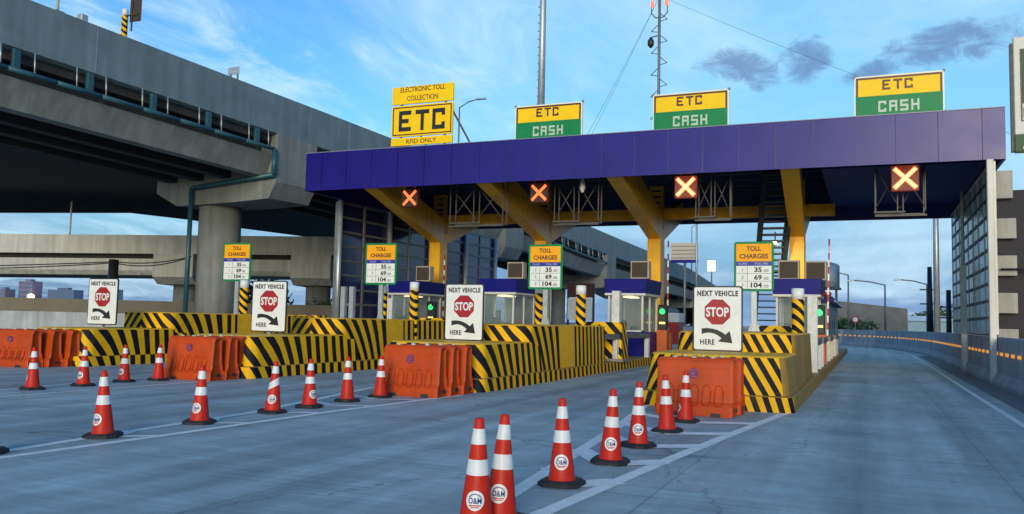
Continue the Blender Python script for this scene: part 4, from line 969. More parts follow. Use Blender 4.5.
# striped bollards with white tops
BOL = [(-1.78, 24.6, 1.50, 2.78, 'black and yellow bollard at the rear corner of the right island'), (-8.72, 26.6, 1.55, 2.92, 'black and yellow bollard with white top left of the white guard rails'),
       (-10.95, 28.6, 0.3, 3.02, 'black and yellow bollard behind the third toll charges sign'), (-15.45, 27.4, 0.3, 3.05, 'black and yellow bollard with white top beside the green light of the second island'),
       (-17.75, 29.0, 0.3, 2.98, 'black and yellow bollard behind the second toll charges sign'), (-22.55, 26.5, 1.68, 3.05, 'black and yellow bollard behind the leftmost toll charges sign')]
for x, y, z0, z1, lb in BOL:
    t = thing('bollard', lb, 'bollard', (x, y, z0), random.uniform(-.5, .5), 'black and yellow bollards')
    h = z1 - z0; banded_tube(0.165, h, 0.30, 0.30).done('post', 'strip', t, False)
    mb = MB(); mb.lathe([(0.168, h - .302), (0.168, h - .01), (0.12, h)], 20); mb.done('cap', 'white', t)

# ------------------------------------------------------------------ booths
def booth(cx, y, rz, label, screen_on=True):
    t = thing('toll_booth', label, 'booth', (cx, y, 0.30), rz, 'toll booths')
    w_, d = 0.78, 2.6
    mb = MB(); mb.box((-w_, 0, 0), (w_, d, 1.05), bev=0.015); mb.done('lower_wall', 'booth', t)
    mb = MB()
    for x in (-w_ + .04, w_ - .04):
        for yy in (0.04, d * .5, d - .04): mb.box((x - .04, yy - .04, 1.051), (x + .04, yy + .04, 2.60))
    mb.box((-w_, 0.0, 1.05), (w_, .1, 1.12)); mb.done('frame', 'booth_w', t)
    mb = MB(); mb.box((-w_ + .09, .035, 1.13), (w_ - .09, .045, 2.58)); mb.box((w_ - .045, .09, 1.06), (w_ - .035, d * .5 - .05, 2.58)); mb.box((w_ - .045, d * .5 + .05, 1.06), (w_ - .035, d - .09, 2.58)); mb.box((-w_ + .035, .09, 1.06), (-w_ + .045, d - .09, 2.58)); mb.done('window', 'glass', t)
    mb = MB(); mb.box((-w_ + .08, d - .1, 1.055), (w_ - .08, d - .05, 2.59)); mb.box((-.3, d - .14, 1.1), (.35, d - .101, 2.3)); mb.done('rear_wall', 'booth_in', t)
    mb = MB(); mb.box((-w_ + .1, .2, 1.06), (w_ - .2, .8, 1.14)); mb.box((-.5, .35, 1.14), (-.05, .41, 1.55), bev=.01); mb.box((.1, .4, 1.14), (.42, .7, 1.3), bev=.02); mb.done('counter', 'dark', t)
    mb = MB(); mb.box((-w_ - .12, -.14, 2.60), (w_ + .12, d + .14, 2.70), bev=0.01); mb.done('eave', 'booth_w', t)
    mb = MB(); mb.prism([(-w_ - .1, 2.701), (w_ + .1, 2.701), (w_ + .17, 3.32), (-w_ - .17, 3.32)], lambda x, z: (x, -.12, z), lambda x, z: (x, d + .12, z)); mb.done('roof', 'booth', t)
    mb = MB(); mb.box((-.2, .3, 2.52), (.2, 1.6, 2.58)); mb.done('ceiling_light', 'lampy', t)
    return t
B3 = booth(-9.62, 35.5, 0, 'blue roofed toll booth behind the white guard rails of the third island')
booth(-2.60, 35.2, 0, 'blue roofed toll booth at right, beside the pale blue hut')
booth(-15.65, 35.6, 0, 'blue roofed toll booth behind the third stop sign, second island')
booth(-22.0, 38.0, 0, 'blue roofed toll booth of the leftmost island, before the glazed screen')
AC = [(-9.45, 37.2, 3.72, 'brown fronted box unit on the roof of the third island booth'), (-3.0, 36.5, 3.66, 'brown fronted box unit on the roof of the rightmost booth, left one of two'), (-1.98, 37.0, 3.66, 'brown fronted box unit on the roof of the rightmost booth, right one of two'),
      (-15.6, 37.4, 3.72, 'brown fronted box unit on the roof of the second island booth'), (-21.4, 38.8, 3.64, 'brown fronted box unit on the roof of the leftmost booth')]
for x, y, z, lb in AC:
    t = thing('roof_unit', lb, 'box unit', (x, y, z), 0, 'box units on the booth roofs')
    h = 0.42
    mb = MB(); mb.box((-h, 0, 0), (h, .45, .80), bev=0.02); mb.done('casing', 'beige', t)
    mb = MB(); mb.box((-h + .06, -.02, .06), (h - .06, -.001, .74)); mb.done('grille', 'brown', t)
    mb = MB(); mb.box((-h + .05, .1, -.05), (-h + .12, .35, .0)); mb.box((h - .12, .1, -.05), (h - .05, .35, .0)); mb.done('foot', 'dark', t)

# ticket machines, green lights, gate arms, guard rails
def machine(x, y, label, z=.3):
    t = thing('ticket_machine', label, 'machine', (x, y, z), 0, 'ticket machines with green lights')
    mb = MB(); mb.box((-.24, 0, 0), (.24, .5, 1.15), bev=.02); mb.box((-.26, -.01, 1.0), (.26, .51, 1.06)); mb.done('cabinet', 'machine', t)
    mb = MB(); mb.box((-.20, .08, 1.151), (.20, .44, 2.28), bev=.03); mb.done('signal_head', 'dark', t)
    mb = MB(); mb.tube((0, .05, 1.98), (0, .079, 1.98), .125, 20); mb.done('green_lamp', 'green_l', t)
    mb = MB(); mb.box((-.13, .06, 1.42), (.13, .079, 1.50)); mb.done('display', 'amber', t)
    mb = MB(); mb.tube((0, -.09, 2.12), (0, .075, 2.12), .15, 16, cap=False); mb.done('visor', 'dark', t)
machine(-8.58, 37.9, 'orange ticket machine with green light right of the third island booth')
machine(-19.95, 37.0, 'ticket machine with green light beside the leftmost ochre column')
machine(-1.72, 34.4, 'ticket machine with green light beside the rightmost booth')
machine(-12.0, 33.0, 'ticket machine with small green light behind the third toll charges sign') if False else None
def gate(x, y, h, label, lean=0.0):
    t = thing('barrier_gate', label, 'barrier gate', (x, y, .3), 0, 'raised barrier gate arms')
    mb = MB(); mb.box((-.16, -.16, 0), (.16, .16, 1.0), bev=.02); mb.done('housing', 'machine', t)
    n = 14
    for k in range(n):
        pass
    mb = MB()
    for k in range(n):
        z0 = 1.0 + (h - 1.3) * k / n; z1 = 1.0 + (h - 1.3) * (k + 1) / n; mb.box((-.035 + lean * k / n, -.21, z0), (.035 + lean * k / n, -.165, z1 - .001), mi=k % 2)
    mb.done('arm', ['white', 'sign_r'], t)
gate(-8.80, 40.3, 5.7, 'raised red and white barrier arm right of the third ochre column')
gate(-1.75, 42.6, 5.9, 'raised red and white barrier arm beside the pale blue hut', .1)
gate(-21.3, 41.2, 5.2, 'raised red and white barrier arm against the leftmost ochre column')
gate(-15.0, 40.0, 4.3, 'raised red and white barrier arm behind the third toll charges sign')
def rail(x, y, L_, label, rz=0, h=.95):
    t = thing('guard_rail', label, 'guard rail', (x, y, .3), rz, 'white guard rails on the islands')
    for sx in (-L_ / 2 + .1, L_ / 2 - .1):
        mb = MB(); mb.box((sx - .09, -.09, 0), (sx + .09, .09, h - .14), bev=.02); mb.done('post', 'whitep', t)
    mb = MB(); mb.box((-L_ / 2, -.11, h - .14), (L_ / 2, .11, h + .06), bev=.015); mb.done('rail', 'galv_d', t)
rail(-8.72, 29.4, 1.9, 'grey topped guard rail in front of the chevron bumper of the third island', rad(78))
rail(-8.72, 33.9, 2.2, 'grey topped guard rail in front of the third island booth', rad(78))
RL = ['white guard rail nearest the camera on the right island kerb', 'white guard rail second along the right island kerb', 'white guard rail third along the right island kerb', 'white guard rail furthest along the right island kerb']
for k, y in enumerate((29.2, 33.6, 39.5, 46.5)):
    rail(-1.55, y, 3.0, RL[k], rad(90), 1.0)
WPST = [(-8.75, 31.0, 2.62, 'tall white square post at the kerb of the third island'), (-1.58, 27.8, 2.40, 'tall white square post beside the bollard of the right island'), (-19.9, 33.2, 2.3, 'white post beside the leftmost ochre column')]
for x, y, h, lb in WPST:
    t = thing('height_post', lb, 'post', (x, y, .3), 0, 'tall white posts on the islands')
    mb = MB(); mb.box((-.15, -.15, 0), (.15, .15, h), bev=.015); mb.done('post', 'whitep', t); mb = MB(); mb.box((-.2, -.2, -.001), (.2, .2, .04)); mb.done('base_plate', 'galv_d', t)
t = thing('twin_post', 'pair of grey steel posts in front of the glazed screen on the left', 'post', (-21.27, 31.8, .3))
for sx in (-.22, .22):
    mb = MB(); mb.box((sx - .11, -.1, 0), (sx + .11, .1, 2.75)); mb.done('post', 'galv', t)
mb = MB(); mb.box((-.1, -.02, 1.9), (.1, .02, 2.0)); mb.done('tie', 'galv_d', t)

# pale blue hut and water tank behind the right booth
t = thing('blue_hut', 'pale blue hut with a dark blue roof beyond the rightmost booth', 'hut', (-2.9, 46.0, .3))
mb = MB(); mb.box((-1.0, 0, 0), (1.0, 12.5, 2.7)); mb.done('wall', 'bluewall', t)
mb = MB(); mb.prism([(-1.35, 2.701), (1.35, 2.701), (1.25, 3.0), (0, 3.35), (-1.25, 3.0)], lambda x, z: (x, -.4, z), lambda x, z: (x, 12.9, z)); mb.done('roof', 'booth', t)
for yy in (2.0, 5.5, 9.0):
    mb = MB(); mb.box((1.001, yy, .9), (1.03, yy + 1.2, 2.2)); mb.done('window', 'glass_dark', t)
mb = MB(); mb.box((1.001, .4, 0), (1.025, 1.3, 2.1)); mb.done('door', 'bluewall', t)
mb = MB(); mb.box((1.36, -.3, 2.72), (1.40, 12.8, 2.80)); mb.done('gutter', 'white', t)
t = thing('lamp_cluster', 'red lamp cluster on the roof corner of the pale blue hut', 'lamp', (-2.0, 45.4, 3.5))
mb = MB(); mb.box((-.3, 0, -.25), (.3, .08, -.2)); mb.tube((0, .04, -.25), (0, .04, .3), .03); mb.done('bracket', 'dark', t)
for k in range(3):
    mb = MB(); mb.lathe([(.02, 0), (.10, .05), (.10, .18), (.03, .24)], 10, c=(-.22 + .22 * k, .04, -.2)); mb.done('lamp', 'sign_r', t)
t = thing('water_tank', 'round steel water tank above the pale blue hut', 'tank', (-2.55, 61, .3))
mb = MB(); mb.lathe([(.80, 4.1), (.82, 4.15), (.82, 5.6), (.72, 5.72), (.3, 5.85)], 24); mb.done('drum', 'galv', t)
mb = MB()
for sx, sy in ((-.6, -.6), (.6, -.6), (.6, .6), (-.6, .6)): mb.box((sx - .06, sy - .06, 0), (sx + .06, sy + .06, 4.0))
mb.box((-.9, -.9, 4.0), (.9, .9, 4.09)); mb.done('stand', 'galv_d', t)

# ------------------------------------------------------------------ masts on the canopy
t = thing('steel_mast', 'tall plain steel mast rising behind the canopy', 'mast', (-18.0, 46.6, 9.2))
mb = MB(); mb.tube((0, 0, 0), (0, 0, 22), .24, 14, r2=.15); mb.done('pole', 'galv', t)
mb = MB()
for k in range(40): mb.box((-.28, -.02, .5 + .5 * k), (-.2, .02, .56 + .5 * k))
mb.done('step', 'galv_d', t)
mb = MB(); mb.box((-.4, -.4, -.02), (.4, .4, .05)); mb.done('base_plate', 'galv_d', t)
t = thing('antenna_mast', 'thin antenna mast with triangular brackets, red beacons and a camera on the canopy', 'mast', (-9.9, 42.5, 9.2))
mb = MB(); mb.tube((0, 0, 0), (0, 0, 11.5), .075, 8); mb.done('pole', 'galv_d', t)
mb = MB()
for k in range(14):
    z = .7 + .58 * k; s_ = 1 if k % 2 else -1
    mb.path([(0, 0, z), (s_ * .42, 0, z + .08), (0, 0, z + .46)], .02, 5)
mb.done('step_bracket', 'teal', t)
mb = MB(); mb.path([(-.42, 0, 9.05), (-.42, 0, 8.7), (-.2, 0, 8.45), (.2, 0, 8.45), (.42, 0, 8.7), (.42, 0, 9.05)], .03, 6); mb.done('beacon_yoke', 'galv_d', t)
for sx in (-.42, .42):
    mb = MB(); mb.lathe([(.06, 9.05), (.095, 9.12), (.095, 9.28), (.03, 9.38)], 12, c=(sx * .9, 0, 0)); mb.done('beacon', 'redl', t)
mb = MB(); mb.tube((0, 0, 7.5), (-.4, -.1, 7.4), .03); mb.lathe([(.05, 7.4), (.17, 7.2), (.17, 7.0), (.06, 6.85)], 14, c=(-.42, -.1, 0)); mb.done('camera', 'dark', t)
for q in ((-15.5, 44, 0), (-12.2, 36, 0), (7.6, 41, 0)):
    sagging((0, 0, 9.6), (Vector(q) - Vector((-9.9, 42.5, 0)) if False else Vector((q[0] + 9.9, q[1] - 42.5, 0.0))), .15, .007, 6).done('guy_wire', 'dark', t)

# signs further down the road, seen under the canopy
t = thing('road_sign_back', 'ribbed back of a large road sign with blue lower edge, beyond the third ochre column', 'sign', (-21.9, 109.5, -.3))
mb = MB(); mb.box((-1.75, 0, 10.4), (1.75, .15, 12.6)); mb.done('panel', 'beige', t); mb = MB(); mb.box((-1.75, -.02, 10.0), (1.75, .15, 10.39)); mb.done('lower_edge', 'booth', t)
mb = MB()
for k in range(4): mb.box((-1.7, -.06, 10.6 + .5 * k), (1.7, -.001, 10.7 + .5 * k))
mb.done('rib', 'galv_d', t); mb = MB(); mb.tube((0, .3, 0), (0, .3, 12), .18, 10); mb.done('post', 'galv_d', t)
p, l = at_path(111)
t = thing('lit_sign', 'small lit rectangular lamp panel above the far end of the overpass', 'lamp', (-18.7, 111, -.3))
mb = MB(); mb.box((-.5, 0, 9.0), (.5, .15, 10.4), bev=.04); mb.done('panel', 'lampy', t); mb = MB(); mb.tube((0, .25, 0), (0, .25, 10.3), .09, 8); mb.done('post', 'galv_d', t)
t = thing('thin_pole', 'thin grey pole seen under the canopy right of the third ochre column', 'pole', (-13.0, 70, -.3))
mb = MB(); mb.tube((0, 0, 0), (0, 0, 14), .10, 8, r2=.07); mb.done('pole', 'galv', t); mb = MB(); mb.lathe([(.2, 0), (.2, .4)], 10); mb.done('base', 'galv_d', t)
street_lamp('street_lamp', (-24.5, 128, 9.6), 7, 2, 'far street lamp over the overpass, seen right of the third ochre column', group='street lamps along the roads')
t = thing('notice_board', 'dark red notice board seen under the overpass left of the third island booth', 'sign', (-20.4, 62, -.3))
mb = MB(); mb.box((-1.0, 0, 3.9), (1.0, .1, 5.0)); mb.done('upper_board', 'maroon', t); mb = MB(); mb.box((-1.0, 0, 2.2), (.9, .1, 3.85)); mb.done('lower_board', 'white', t); mb = MB(); mb.box((-1.1, .11, 0), (-.95, .25, 5)); mb.box((.95, .11, 0), (1.1, .25, 5)); mb.done('post', 'dark', t)
t = thing('kiosk', 'small red and white kiosk far down the lane, right of the ticket machine', 'kiosk', (-16.2, 73, 0))
mb = MB(); mb.box((-1.1, 0, 0), (1.1, 2, 1.9)); mb.done('wall', 'sign_r', t); mb = MB(); mb.box((-1.2, -.1, 1.9), (1.2, 2.1, 2.7)); mb.done('roof', 'booth_w', t)
mb = MB(); mb.prism([(0, 0), (.5, 0), (.3, .4), (.25, 1.5), (0, 1.5)], lambda a, z: (-27.5, 78 - a, z), lambda a, z: (-4.6, 76 - a, z)); tag(mb.done('concrete_barrier', 'wallconc'), 'pale concrete barrier across the far end of the middle lanes', 'barrier')

# ------------------------------------------------------------------ STOP signs and toll charge boards
def stop_sign(x, y, zb, rz, label, wd=1.16, hg=1.54):
    t = thing('stop_sign', label, 'sign', (x, y, 0), rz, 'next vehicle stop here signs')
    h = wd / 2; f = flat(-.012)
    mb = MB(); panel(mb, -h, h, zb, zb + hg, 0, .03, .07); mb.done('edge', 'ink', t)
    mb = MB(); panel(mb, -h + .035, h - .035, zb + .035, zb + hg - .035, -.012, .011, .05); mb.done('board', 'white', t)
    mb = MB(); mb.sheet_text('NEXT VEHICLE', f, .135 * hg / 1.54, wd * .82, 0, zb + hg * .885, .045, space=1.15); mb.sheet_text('HERE', f, .13 * hg / 1.54, wd * .29, -h * .40, zb + hg * .14, .03, space=1.15); mb.done('lettering', 'ink', t)
    cz = zb + hg * .60; R_ = wd * .275
    oc = [(R_ * math.cos(rad(22.5 + 45 * k)), cz + R_ * math.sin(rad(22.5 + 45 * k))) for k in range(8)]
    mb = MB(); mb.prism(oc, lambda u, v: (u, -.018, v), lambda u, v: (u, -.0125, v)); mb.done('octagon', 'sign_r', t)
    mb = MB(); mb.sheet_text('STOP', flat(-.0185), R_ * .72, R_ * 1.66, 0, cz, .03); mb.done('octagon_lettering', 'white', t)
    mb = MB(); Q = lambda a, b: ((a - .5) * wd, zb + b * hg)
    up = [Q(.185, .345), Q(.29, .352), Q(.40, .345), Q(.50, .325), Q(.60, .290), Q(.68, .245)]
    lo = [Q(.185, .258), Q(.27, .278), Q(.36, .283), Q(.44, .270), Q(.52, .240), Q(.585, .20)]
    for k in range(5): mb.prism([lo[k], lo[k + 1], up[k + 1], up[k]], lambda u, v: (u, -.017, v), lambda u, v: (u, -.0125, v))
    mb.prism([Q(.51, .150), Q(.80, .130), Q(.745, .315)], lambda u, v: (u, -.0172, v), lambda u, v: (u, -.0126, v)); mb.done('arrow', 'ink', t)
    mb = MB(); mb.box((-.04, .035, 0), (.04, .115, zb + hg - .1)); mb.box((-h + .1, .031, zb + .3), (h - .1, .06, zb + .36)); mb.box((-h + .1, .031, zb + hg - .36), (h - .1, .06, zb + hg - .3)); mb.done('post', 'galv', t)
stop_sign(-3.27, 20.3, 1.10, 0.0, 'next vehicle stop here sign at right, largest, above the orange barriers')
stop_sign(-10.06, 20.6, 1.14, 0.0, 'next vehicle stop here sign third from left, above the long orange barriers')
stop_sign(-16.57, 20.6, 1.20, 0.05, 'next vehicle stop here sign second from left, in front of a chevron nose', 1.24)
stop_sign(-23.38, 20.6, 1.26, 0.05, 'next vehicle stop here sign at far left, before the pale wall', 1.26)
def toll_board(x, y, zb, rz, label, wd=1.2, hg=1.54):
    t = thing('toll_board', label, 'sign', (x, y, 0), rz, 'toll charges boards')
    h = wd / 2; f = flat(-.012); b = .07
    mb = MB(); panel(mb, -h, h, zb, zb + hg, 0, .04, .07); mb.done('edge', 'sign_g', t)
    zt = zb + hg - b; z1 = zb + hg * .60; z2 = zb + hg * .51
    mb = MB(); mb.box((-h + b, -.012, z1), (h - b, -.001, zt)); mb.done('heading_panel', 'sign_o', t)
    mb = MB(); mb.box((-h + b, -.012, z2), (h - b, -.001, z1 - .001)); mb.done('blue_strip', 'sign_b', t)
    mb = MB(); mb.box((-h + b, -.012, zb + b), (h - b, -.001, z2 - .001)); mb.done('price_panel', 'white', t)
    mb = MB(); mb.sheet_text('TOLL', f, .15, .44, 0, zb + hg * .86, .03); mb.sheet_text('CHARGES', f, .15, .86, 0, zb + hg * .705, .03); mb.done('heading', 'maroon', t)
    mb = MB(); mb.sheet_text('CLASS', f, .06, .26, -.33, (z1 + z2) / 2, 0); mb.sheet_text('TOLL FEE', f, .06, .40, .22, (z1 + z2) / 2, 0); mb.done('strip_lettering', 'cashw', t)
    rows = (z2 - zb - b) / 3
    mb = MB()
    for k, (n_, v_) in enumerate((('1', '35'), ('2', '69'), ('3', '104'))):
        zc = z2 - rows * (k + .5); mb.sheet_text(n_, f, .10, None, -.34, zc, 0)
        mb.sheet_text(v_, f, .16, .23 if len(v_) == 2 else .34, .13 if len(v_) == 2 else .08, zc, .035); mb.sheet_text('.00', f, .09, .16, .36, zc - .03, 0)
    mb.done('price_lettering', 'ink', t)
    mb = MB()
    for k in (1, 2): mb.box((-h + b + .02, -.014, z2 - rows * k - .006), (h - b - .02, -.0125, z2 - rows * k + .006))
    mb.box((-.20, -.0142, zb + b + .02), (-.185, -.0126, z2 - .02)); mb.done('grid_line', 'galv_d', t)
    mb = MB(); mb.box((-.09, .045, 0), (.09, .15, zb + hg - .15), bev=.01); mb.box((-.2, -.05, 1.42), (.2, .25, 1.50)); mb.prism([(-.19, 1.5), (.19, 1.5), (.09, 1.85), (-.09, 1.85)], lambda u, v: (u, .08, v), lambda u, v: (u, .12, v)); mb.done('post', 'galv', t)
toll_board(-3.25, 27.0, 2.79, 0, 'toll charges board at right, in front of the metal stair')
toll_board(-10.15, 27.0, 2.80, 0, 'toll charges board third from left, beside an ochre column', 1.24)
toll_board(-16.68, 27.0, 2.93, 0.04, 'toll charges board second from left, before the glazed screen', 1.32)
toll_board(-23.42, 27.0, 3.04, 0.04, 'toll charges board at far left, before the round overpass pier', 1.36)

# ------------------------------------------------------------------ orange water barriers
def barrier_proto(L_=1.62, D=.56, Ht=1.08):
    t = thing('water_barrier', 'x', 'barrier', (0, 0, 0), 0, 'orange plastic water barriers')
    h = L_ / 2
    # body lofted along its length from cross sections; the ends are scalloped like the real moulding
    def sec(f): # f: 0..1 narrowing at the ends
        k = 1 - .0 * f
        return [(-D / 2, 0), (-D / 2 + .0, .20), (-D / 2 + .05 + .02 * f, .27), (-D * .36, .40), (-D * .29, Ht - .10), (-D * .25, Ht - .03), (-D * .18, Ht), (D * .18, Ht), (D * .25, Ht - .03), (D * .29, Ht - .10), (D * .36, .40), (D / 2 - .05 - .02 * f, .27), (D / 2, .20), (D / 2, 0)]
    xs_ = [(-h, .10), (-h + .03, .03), (-h + .08, 0), (h - .08, 0), (h - .03, .03), (h, .10)]
    mb = MB(); rings = []
    for x, ins in xs_:
        ring = []
        for (y, z) in sec(0):
            zz_ = z if z < Ht * .5 else z - ins * .5
            xx = x
            ring.append(mb.bm.verts.new((xx, y * (1 - ins * .9), zz_)))
        rings.append(ring)
    n = len(rings[0])
    for a, b in zip(rings, rings[1:]):
        for k in range(n):
            f = mb.bm.faces.new((a[k], a[(k + 1) % n], b[(k + 1) % n], b[k]))
    f1 = mb.bm.faces.new(rings[0][::-1]); f2 = mb.bm.faces.new(rings[-1])
    # recessed end panels
    for f, s_ in ((f1, -1), (f2, 1)):
        r = bmesh.ops.inset_region(mb.bm, faces=[f], thickness=.055, depth=0)
        for v in f.verts: v.co.x -= s_ * .06
    # raised arches along both long faces
    for s_ in (-1, 1):
        for k in range(5):
            cx = -h + .30 + (L_ - .60) * k / 4; pts = []
            for a in ((-.085, .24), (-.085, .47), (-.06, .55), (0, .585), (.06, .55), (.085, .47), (.085, .24), (.05, .215), (-.05, .215), (-.085, .24)):
                z = a[1]; yy = D * .36 - (z - .40) / (Ht - .5) * D * .07 if z > .4 else D * .36 + (.40 - z) * .5
                pts.append((cx + a[0], s_ * (yy + .002), z))
            mb.path(pts, .013, 6)
        mb.box((-h + .1, s_ * (D * .30) - .012, Ht - .20), (h - .1, s_ * (D * .30) + .012, Ht - .165))
    bmesh.ops.bevel(mb.bm, geom=[e for e in mb.bm.edges if e.is_manifold and e.calc_face_angle(0) > 0.5 and e.calc_length() > .3], offset=.02, segments=2, affect='EDGES')
    b_ = mb.done('body', 'orange', t)
    mb = MB()
    for cx in (-.45, -.05, .35): mb.lathe([(.055, Ht - .005), (.055, Ht + .025), (.04, Ht + .03)], 12, c=(cx, 0, 0))
    mb.done('filler_cap', 'cashw', t)
    mb = MB()
    for s_ in (-1, 1): mb.box((s_ * h - .0 if s_ > 0 else -h - .035, -.06, .08), (s_ * h + .035 if s_ > 0 else -h, .06, .16))
    for xx in (-.45, .45): mb.box((xx - .1, -D / 2 - .012, .0), (xx + .1, -D / 2 - .001, .07))
    mb.done('hook', 'dark', t)
    yf = -(D * .325 + .012)
    em = MB(); em.tube((-.02, yf - .006, .79), (-.02, yf + .03, .79), .095, 24); e_ = em.done('emblem', 'purple', t)
    em = MB(); em.sheet_text('O&M', lambda u, v, d: Vector((u, yf - .0062 - d, v)), .06, .14, -.02, .79, .004); em.box((-.08, yf - .01, .725), (.04, yf - .0065, .738)); em.box((-.08, yf - .01, .845), (.04, yf - .0065, .855)); em.done('emblem_lettering', 'purple_l', t)
    return t
BP = barrier_proto()
BAR = [((-3.04, 16.42), .01, 'orange barrier at right in front of the largest stop sign, front one of two'), ((-2.97, 17.02), -.01, 'orange barrier tucked behind another, under the largest stop sign'),
       ((-9.30, 16.62), .03, 'front orange barrier of three below the third stop sign from left'), ((-9.27, 17.19), .03, 'middle orange barrier of three below the third stop sign from left'), ((-9.22, 17.75), .03, 'rear orange barrier of three below the third stop sign from left'),
       ((-16.17, 17.22), .05, 'front orange barrier of three left of the second stop sign'), ((-16.15, 17.78), .05, 'middle orange barrier of three left of the second stop sign'), ((-16.25, 18.32), .04, 'rear orange barrier of three left of the second stop sign'),
       ((-23.55, 17.72), .05, 'front orange barrier of the cluster cut by the left edge'), ((-23.42, 18.3), .05, 'middle orange barrier of the cluster below the leftmost stop sign'), ((-23.30, 18.86), .03, 'rear orange barrier of the cluster below the leftmost stop sign'), ((-25.35, 17.6), .05, 'orange barrier furthest left, mostly outside the picture')]
for k, ((x, y), rz, lb) in enumerate(BAR):
    o = BP if k == 0 else copy_tree(BP)
    sx = .90 if k < 2 else (.88 if k < 5 else (.92 if k < 8 else 1.04))
    o.location = (x, y, 0.003); o.rotation_euler = (0, 0, rz); o.scale = (sx, 1.0, 1.0 if k < 2 else 1.03); o['label'] = lb

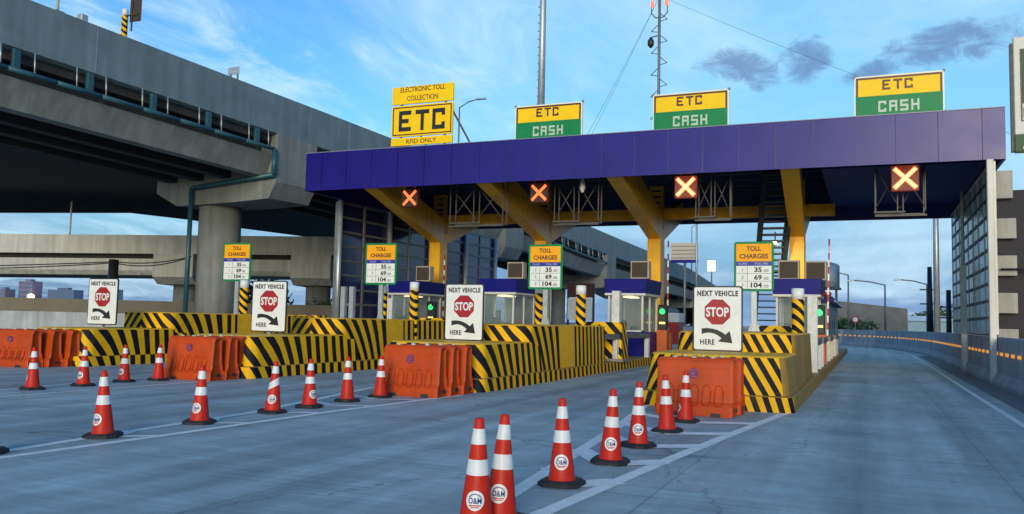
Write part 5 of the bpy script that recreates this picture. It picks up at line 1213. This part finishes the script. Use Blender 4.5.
# ------------------------------------------------------------------ traffic cones
def cone_r(z): return .143 - (z - .05) / .85 * .107
def cone_parts(t, slant=0.0, sticker_a=-90):
    mb = MB()
    c = .09; s_ = .225
    oc = [(s_, -s_ + c), (s_, s_ - c), (s_ - c, s_), (-s_ + c, s_), (-s_, s_ - c), (-s_, -s_ + c), (-s_ + c, -s_), (s_ - c, -s_)]
    mb.prism(oc, lambda u, v: (u, v, 0), lambda u, v: (u, v, .035)); mb.prism([(a * .93, b * .93) for a, b in oc], lambda u, v: (u, v, .0351), lambda u, v: (u * .93, v * .93, .056)); mb.done('base', 'cone_base', t)
    mb = MB(); mb.lathe([(cone_r(.05) + .012, .05), (cone_r(.06) + .004, .065), (cone_r(.08), .08)] + [(cone_r(z), z) for z in (.2, .35, .5, .65, .8, .885)] + [(cone_r(.89) - .006, .896), (.02, .898)], 28); mb.done('body', 'cone', t)
    for z0, z1, sl in ((.440, .565, slant), (.687, .812, 0.0)):
        mb = MB(); seg = 28; rows = 4; V = []
        for j in range(rows + 1):
            V.append([])
            for i in range(seg):
                a = 2 * math.pi * i / seg; z = z0 + (z1 - z0) * j / rows + sl * math.cos(a - rad(20)); r = cone_r(z) + .003
                V[-1].append(mb.bm.verts.new((r * math.cos(a), r * math.sin(a), z)))
        for j in range(rows):
            for i in range(seg):
                f = mb.bm.faces.new((V[j][i], V[j][(i + 1) % seg], V[j + 1][(i + 1) % seg], V[j + 1][i])); f.smooth = True
        mb.done('reflective_band', 'band', t, False)
    zc = .245; a0 = rad(sticker_a)
    def on(u, v, d):
        z = zc + v; r = cone_r(z) + .003 + d; a = a0 + u / r; return Vector((r * math.cos(a), r * math.sin(a), z))
    mb = MB(); R_ = .079; N = 24
    ring = lambda q: [mb.bm.verts.new(on(q * math.cos(2 * math.pi * i / N), q * math.sin(2 * math.pi * i / N), .001)) for i in range(N)]
    rs = [ring(R_ * q) for q in (.15, .4, .7, 1.0)]; mb.bm.faces.new(rs[0])
    for a, b in zip(rs, rs[1:]):
        for i in range(N): mb.bm.faces.new((a[i], a[(i + 1) % N], b[(i + 1) % N], b[i])).smooth = True
    st_ = mb.done('sticker', 'white', t)
    mb = MB(); mb.sheet_text('O&M', lambda u, v, d: on(u, v, .002 + d), .048, .112, 0, 0, .02, depth=.002)
    for k in range(7):   # small curved top line of the emblem
        a = rad(140 - 100 * k / 6); mb.face([on(.058 * math.cos(a) + dx, .058 * math.sin(a) + dz - .006, .003) for dx, dz in ((-.007, -.005), (.006, -.005), (.006, .005), (-.007, .005))])
    mb.done('sticker_lettering', 'navy', st_)
    mb = MB(); 
    for (u0, u1, v0, v1) in ((-.05, .05, -.043, -.033), (-.035, .035, -.056, -.048)):
        n_ = 6
        for i in range(n_): ua = u0 + (u1 - u0) * i / n_; ub = u0 + (u1 - u0) * (i + 1) / n_; mb.face([on(ua, v0, .003), on(ub, v0, .003), on(ub, v1, .003), on(ua, v1, .003)])
    mb.done('sticker_underline', 'redink', st_)
CONES = [ # x, y, facing of the sticker, label
    (-2.99, 6.45, -72, 0, 'nearest orange cone cut by the lower edge, left of the pair'), (-2.91, 6.76, -78, 0, 'nearest orange cone cut by the lower edge, right of the pair'),
    (-2.98, 8.55, -74, 0, 'orange cone just beyond the front pair in the right row'), (-2.92, 10.16, -76, 0, 'orange cone in the right row, second beyond the front pair'),
    (-2.97, 11.71, -78, 0, 'orange cone in the middle of the right row, third beyond the front pair'), (-2.96, 13.52, 60, 0, 'orange cone before the right orange barrier, left of the last cone'),
    (-2.98, 15.08, -160, 0, 'last orange cone of the right row, against the orange barrier'),
    (-9.62, 6.92, -60, 0, 'orange cone at the left edge of which only the black base shows'), (-9.62, 8.61, -88, 0, 'nearest whole orange cone of the middle row, at left'),
    (-9.62, 10.42, -80, 0, 'orange cone of the middle row in front of the second orange barrier cluster'), (-9.65, 12.21, -66, .055, 'orange cone of the middle row with a slanted lower white band'),
    (-9.66, 13.29, -20, 0, 'orange cone of the middle row just right of the slanted band one'), (-9.73, 14.65, 70, 0, 'orange cone of the middle row, last but one before the barriers'),
    (-9.66, 15.79, 80, 0, 'last orange cone of the middle row, left of the three barriers'),
    (-16.51, 12.87, -135, 0, 'leftmost orange cone of the far left row'), (-16.49, 14.13, -85, 0, 'orange cone of the far left row before the striped island nose'),
    (-16.73, 15.5, -88, 0, 'orange cone of the far left row, third from left'), (-16.5, 16.35, 90, 0, 'orange cone of the far left row beside the second barrier cluster')]
for x, y, a, sl, lb in CONES:
    t = thing('traffic_cone', lb, 'traffic cone', (x, y, .006), 0, 'orange traffic cones'); cone_parts(t, sl, a)
    t.rotation_euler = (rad(random.uniform(-2.2, 2.2)), rad(random.uniform(-2.2, 2.2) + (2.5 if sl else 0)), 0)
    for c in kids(t):
        if c.name.startswith('base'): c.rotation_euler = (0, 0, random.uniform(-.5, .5))
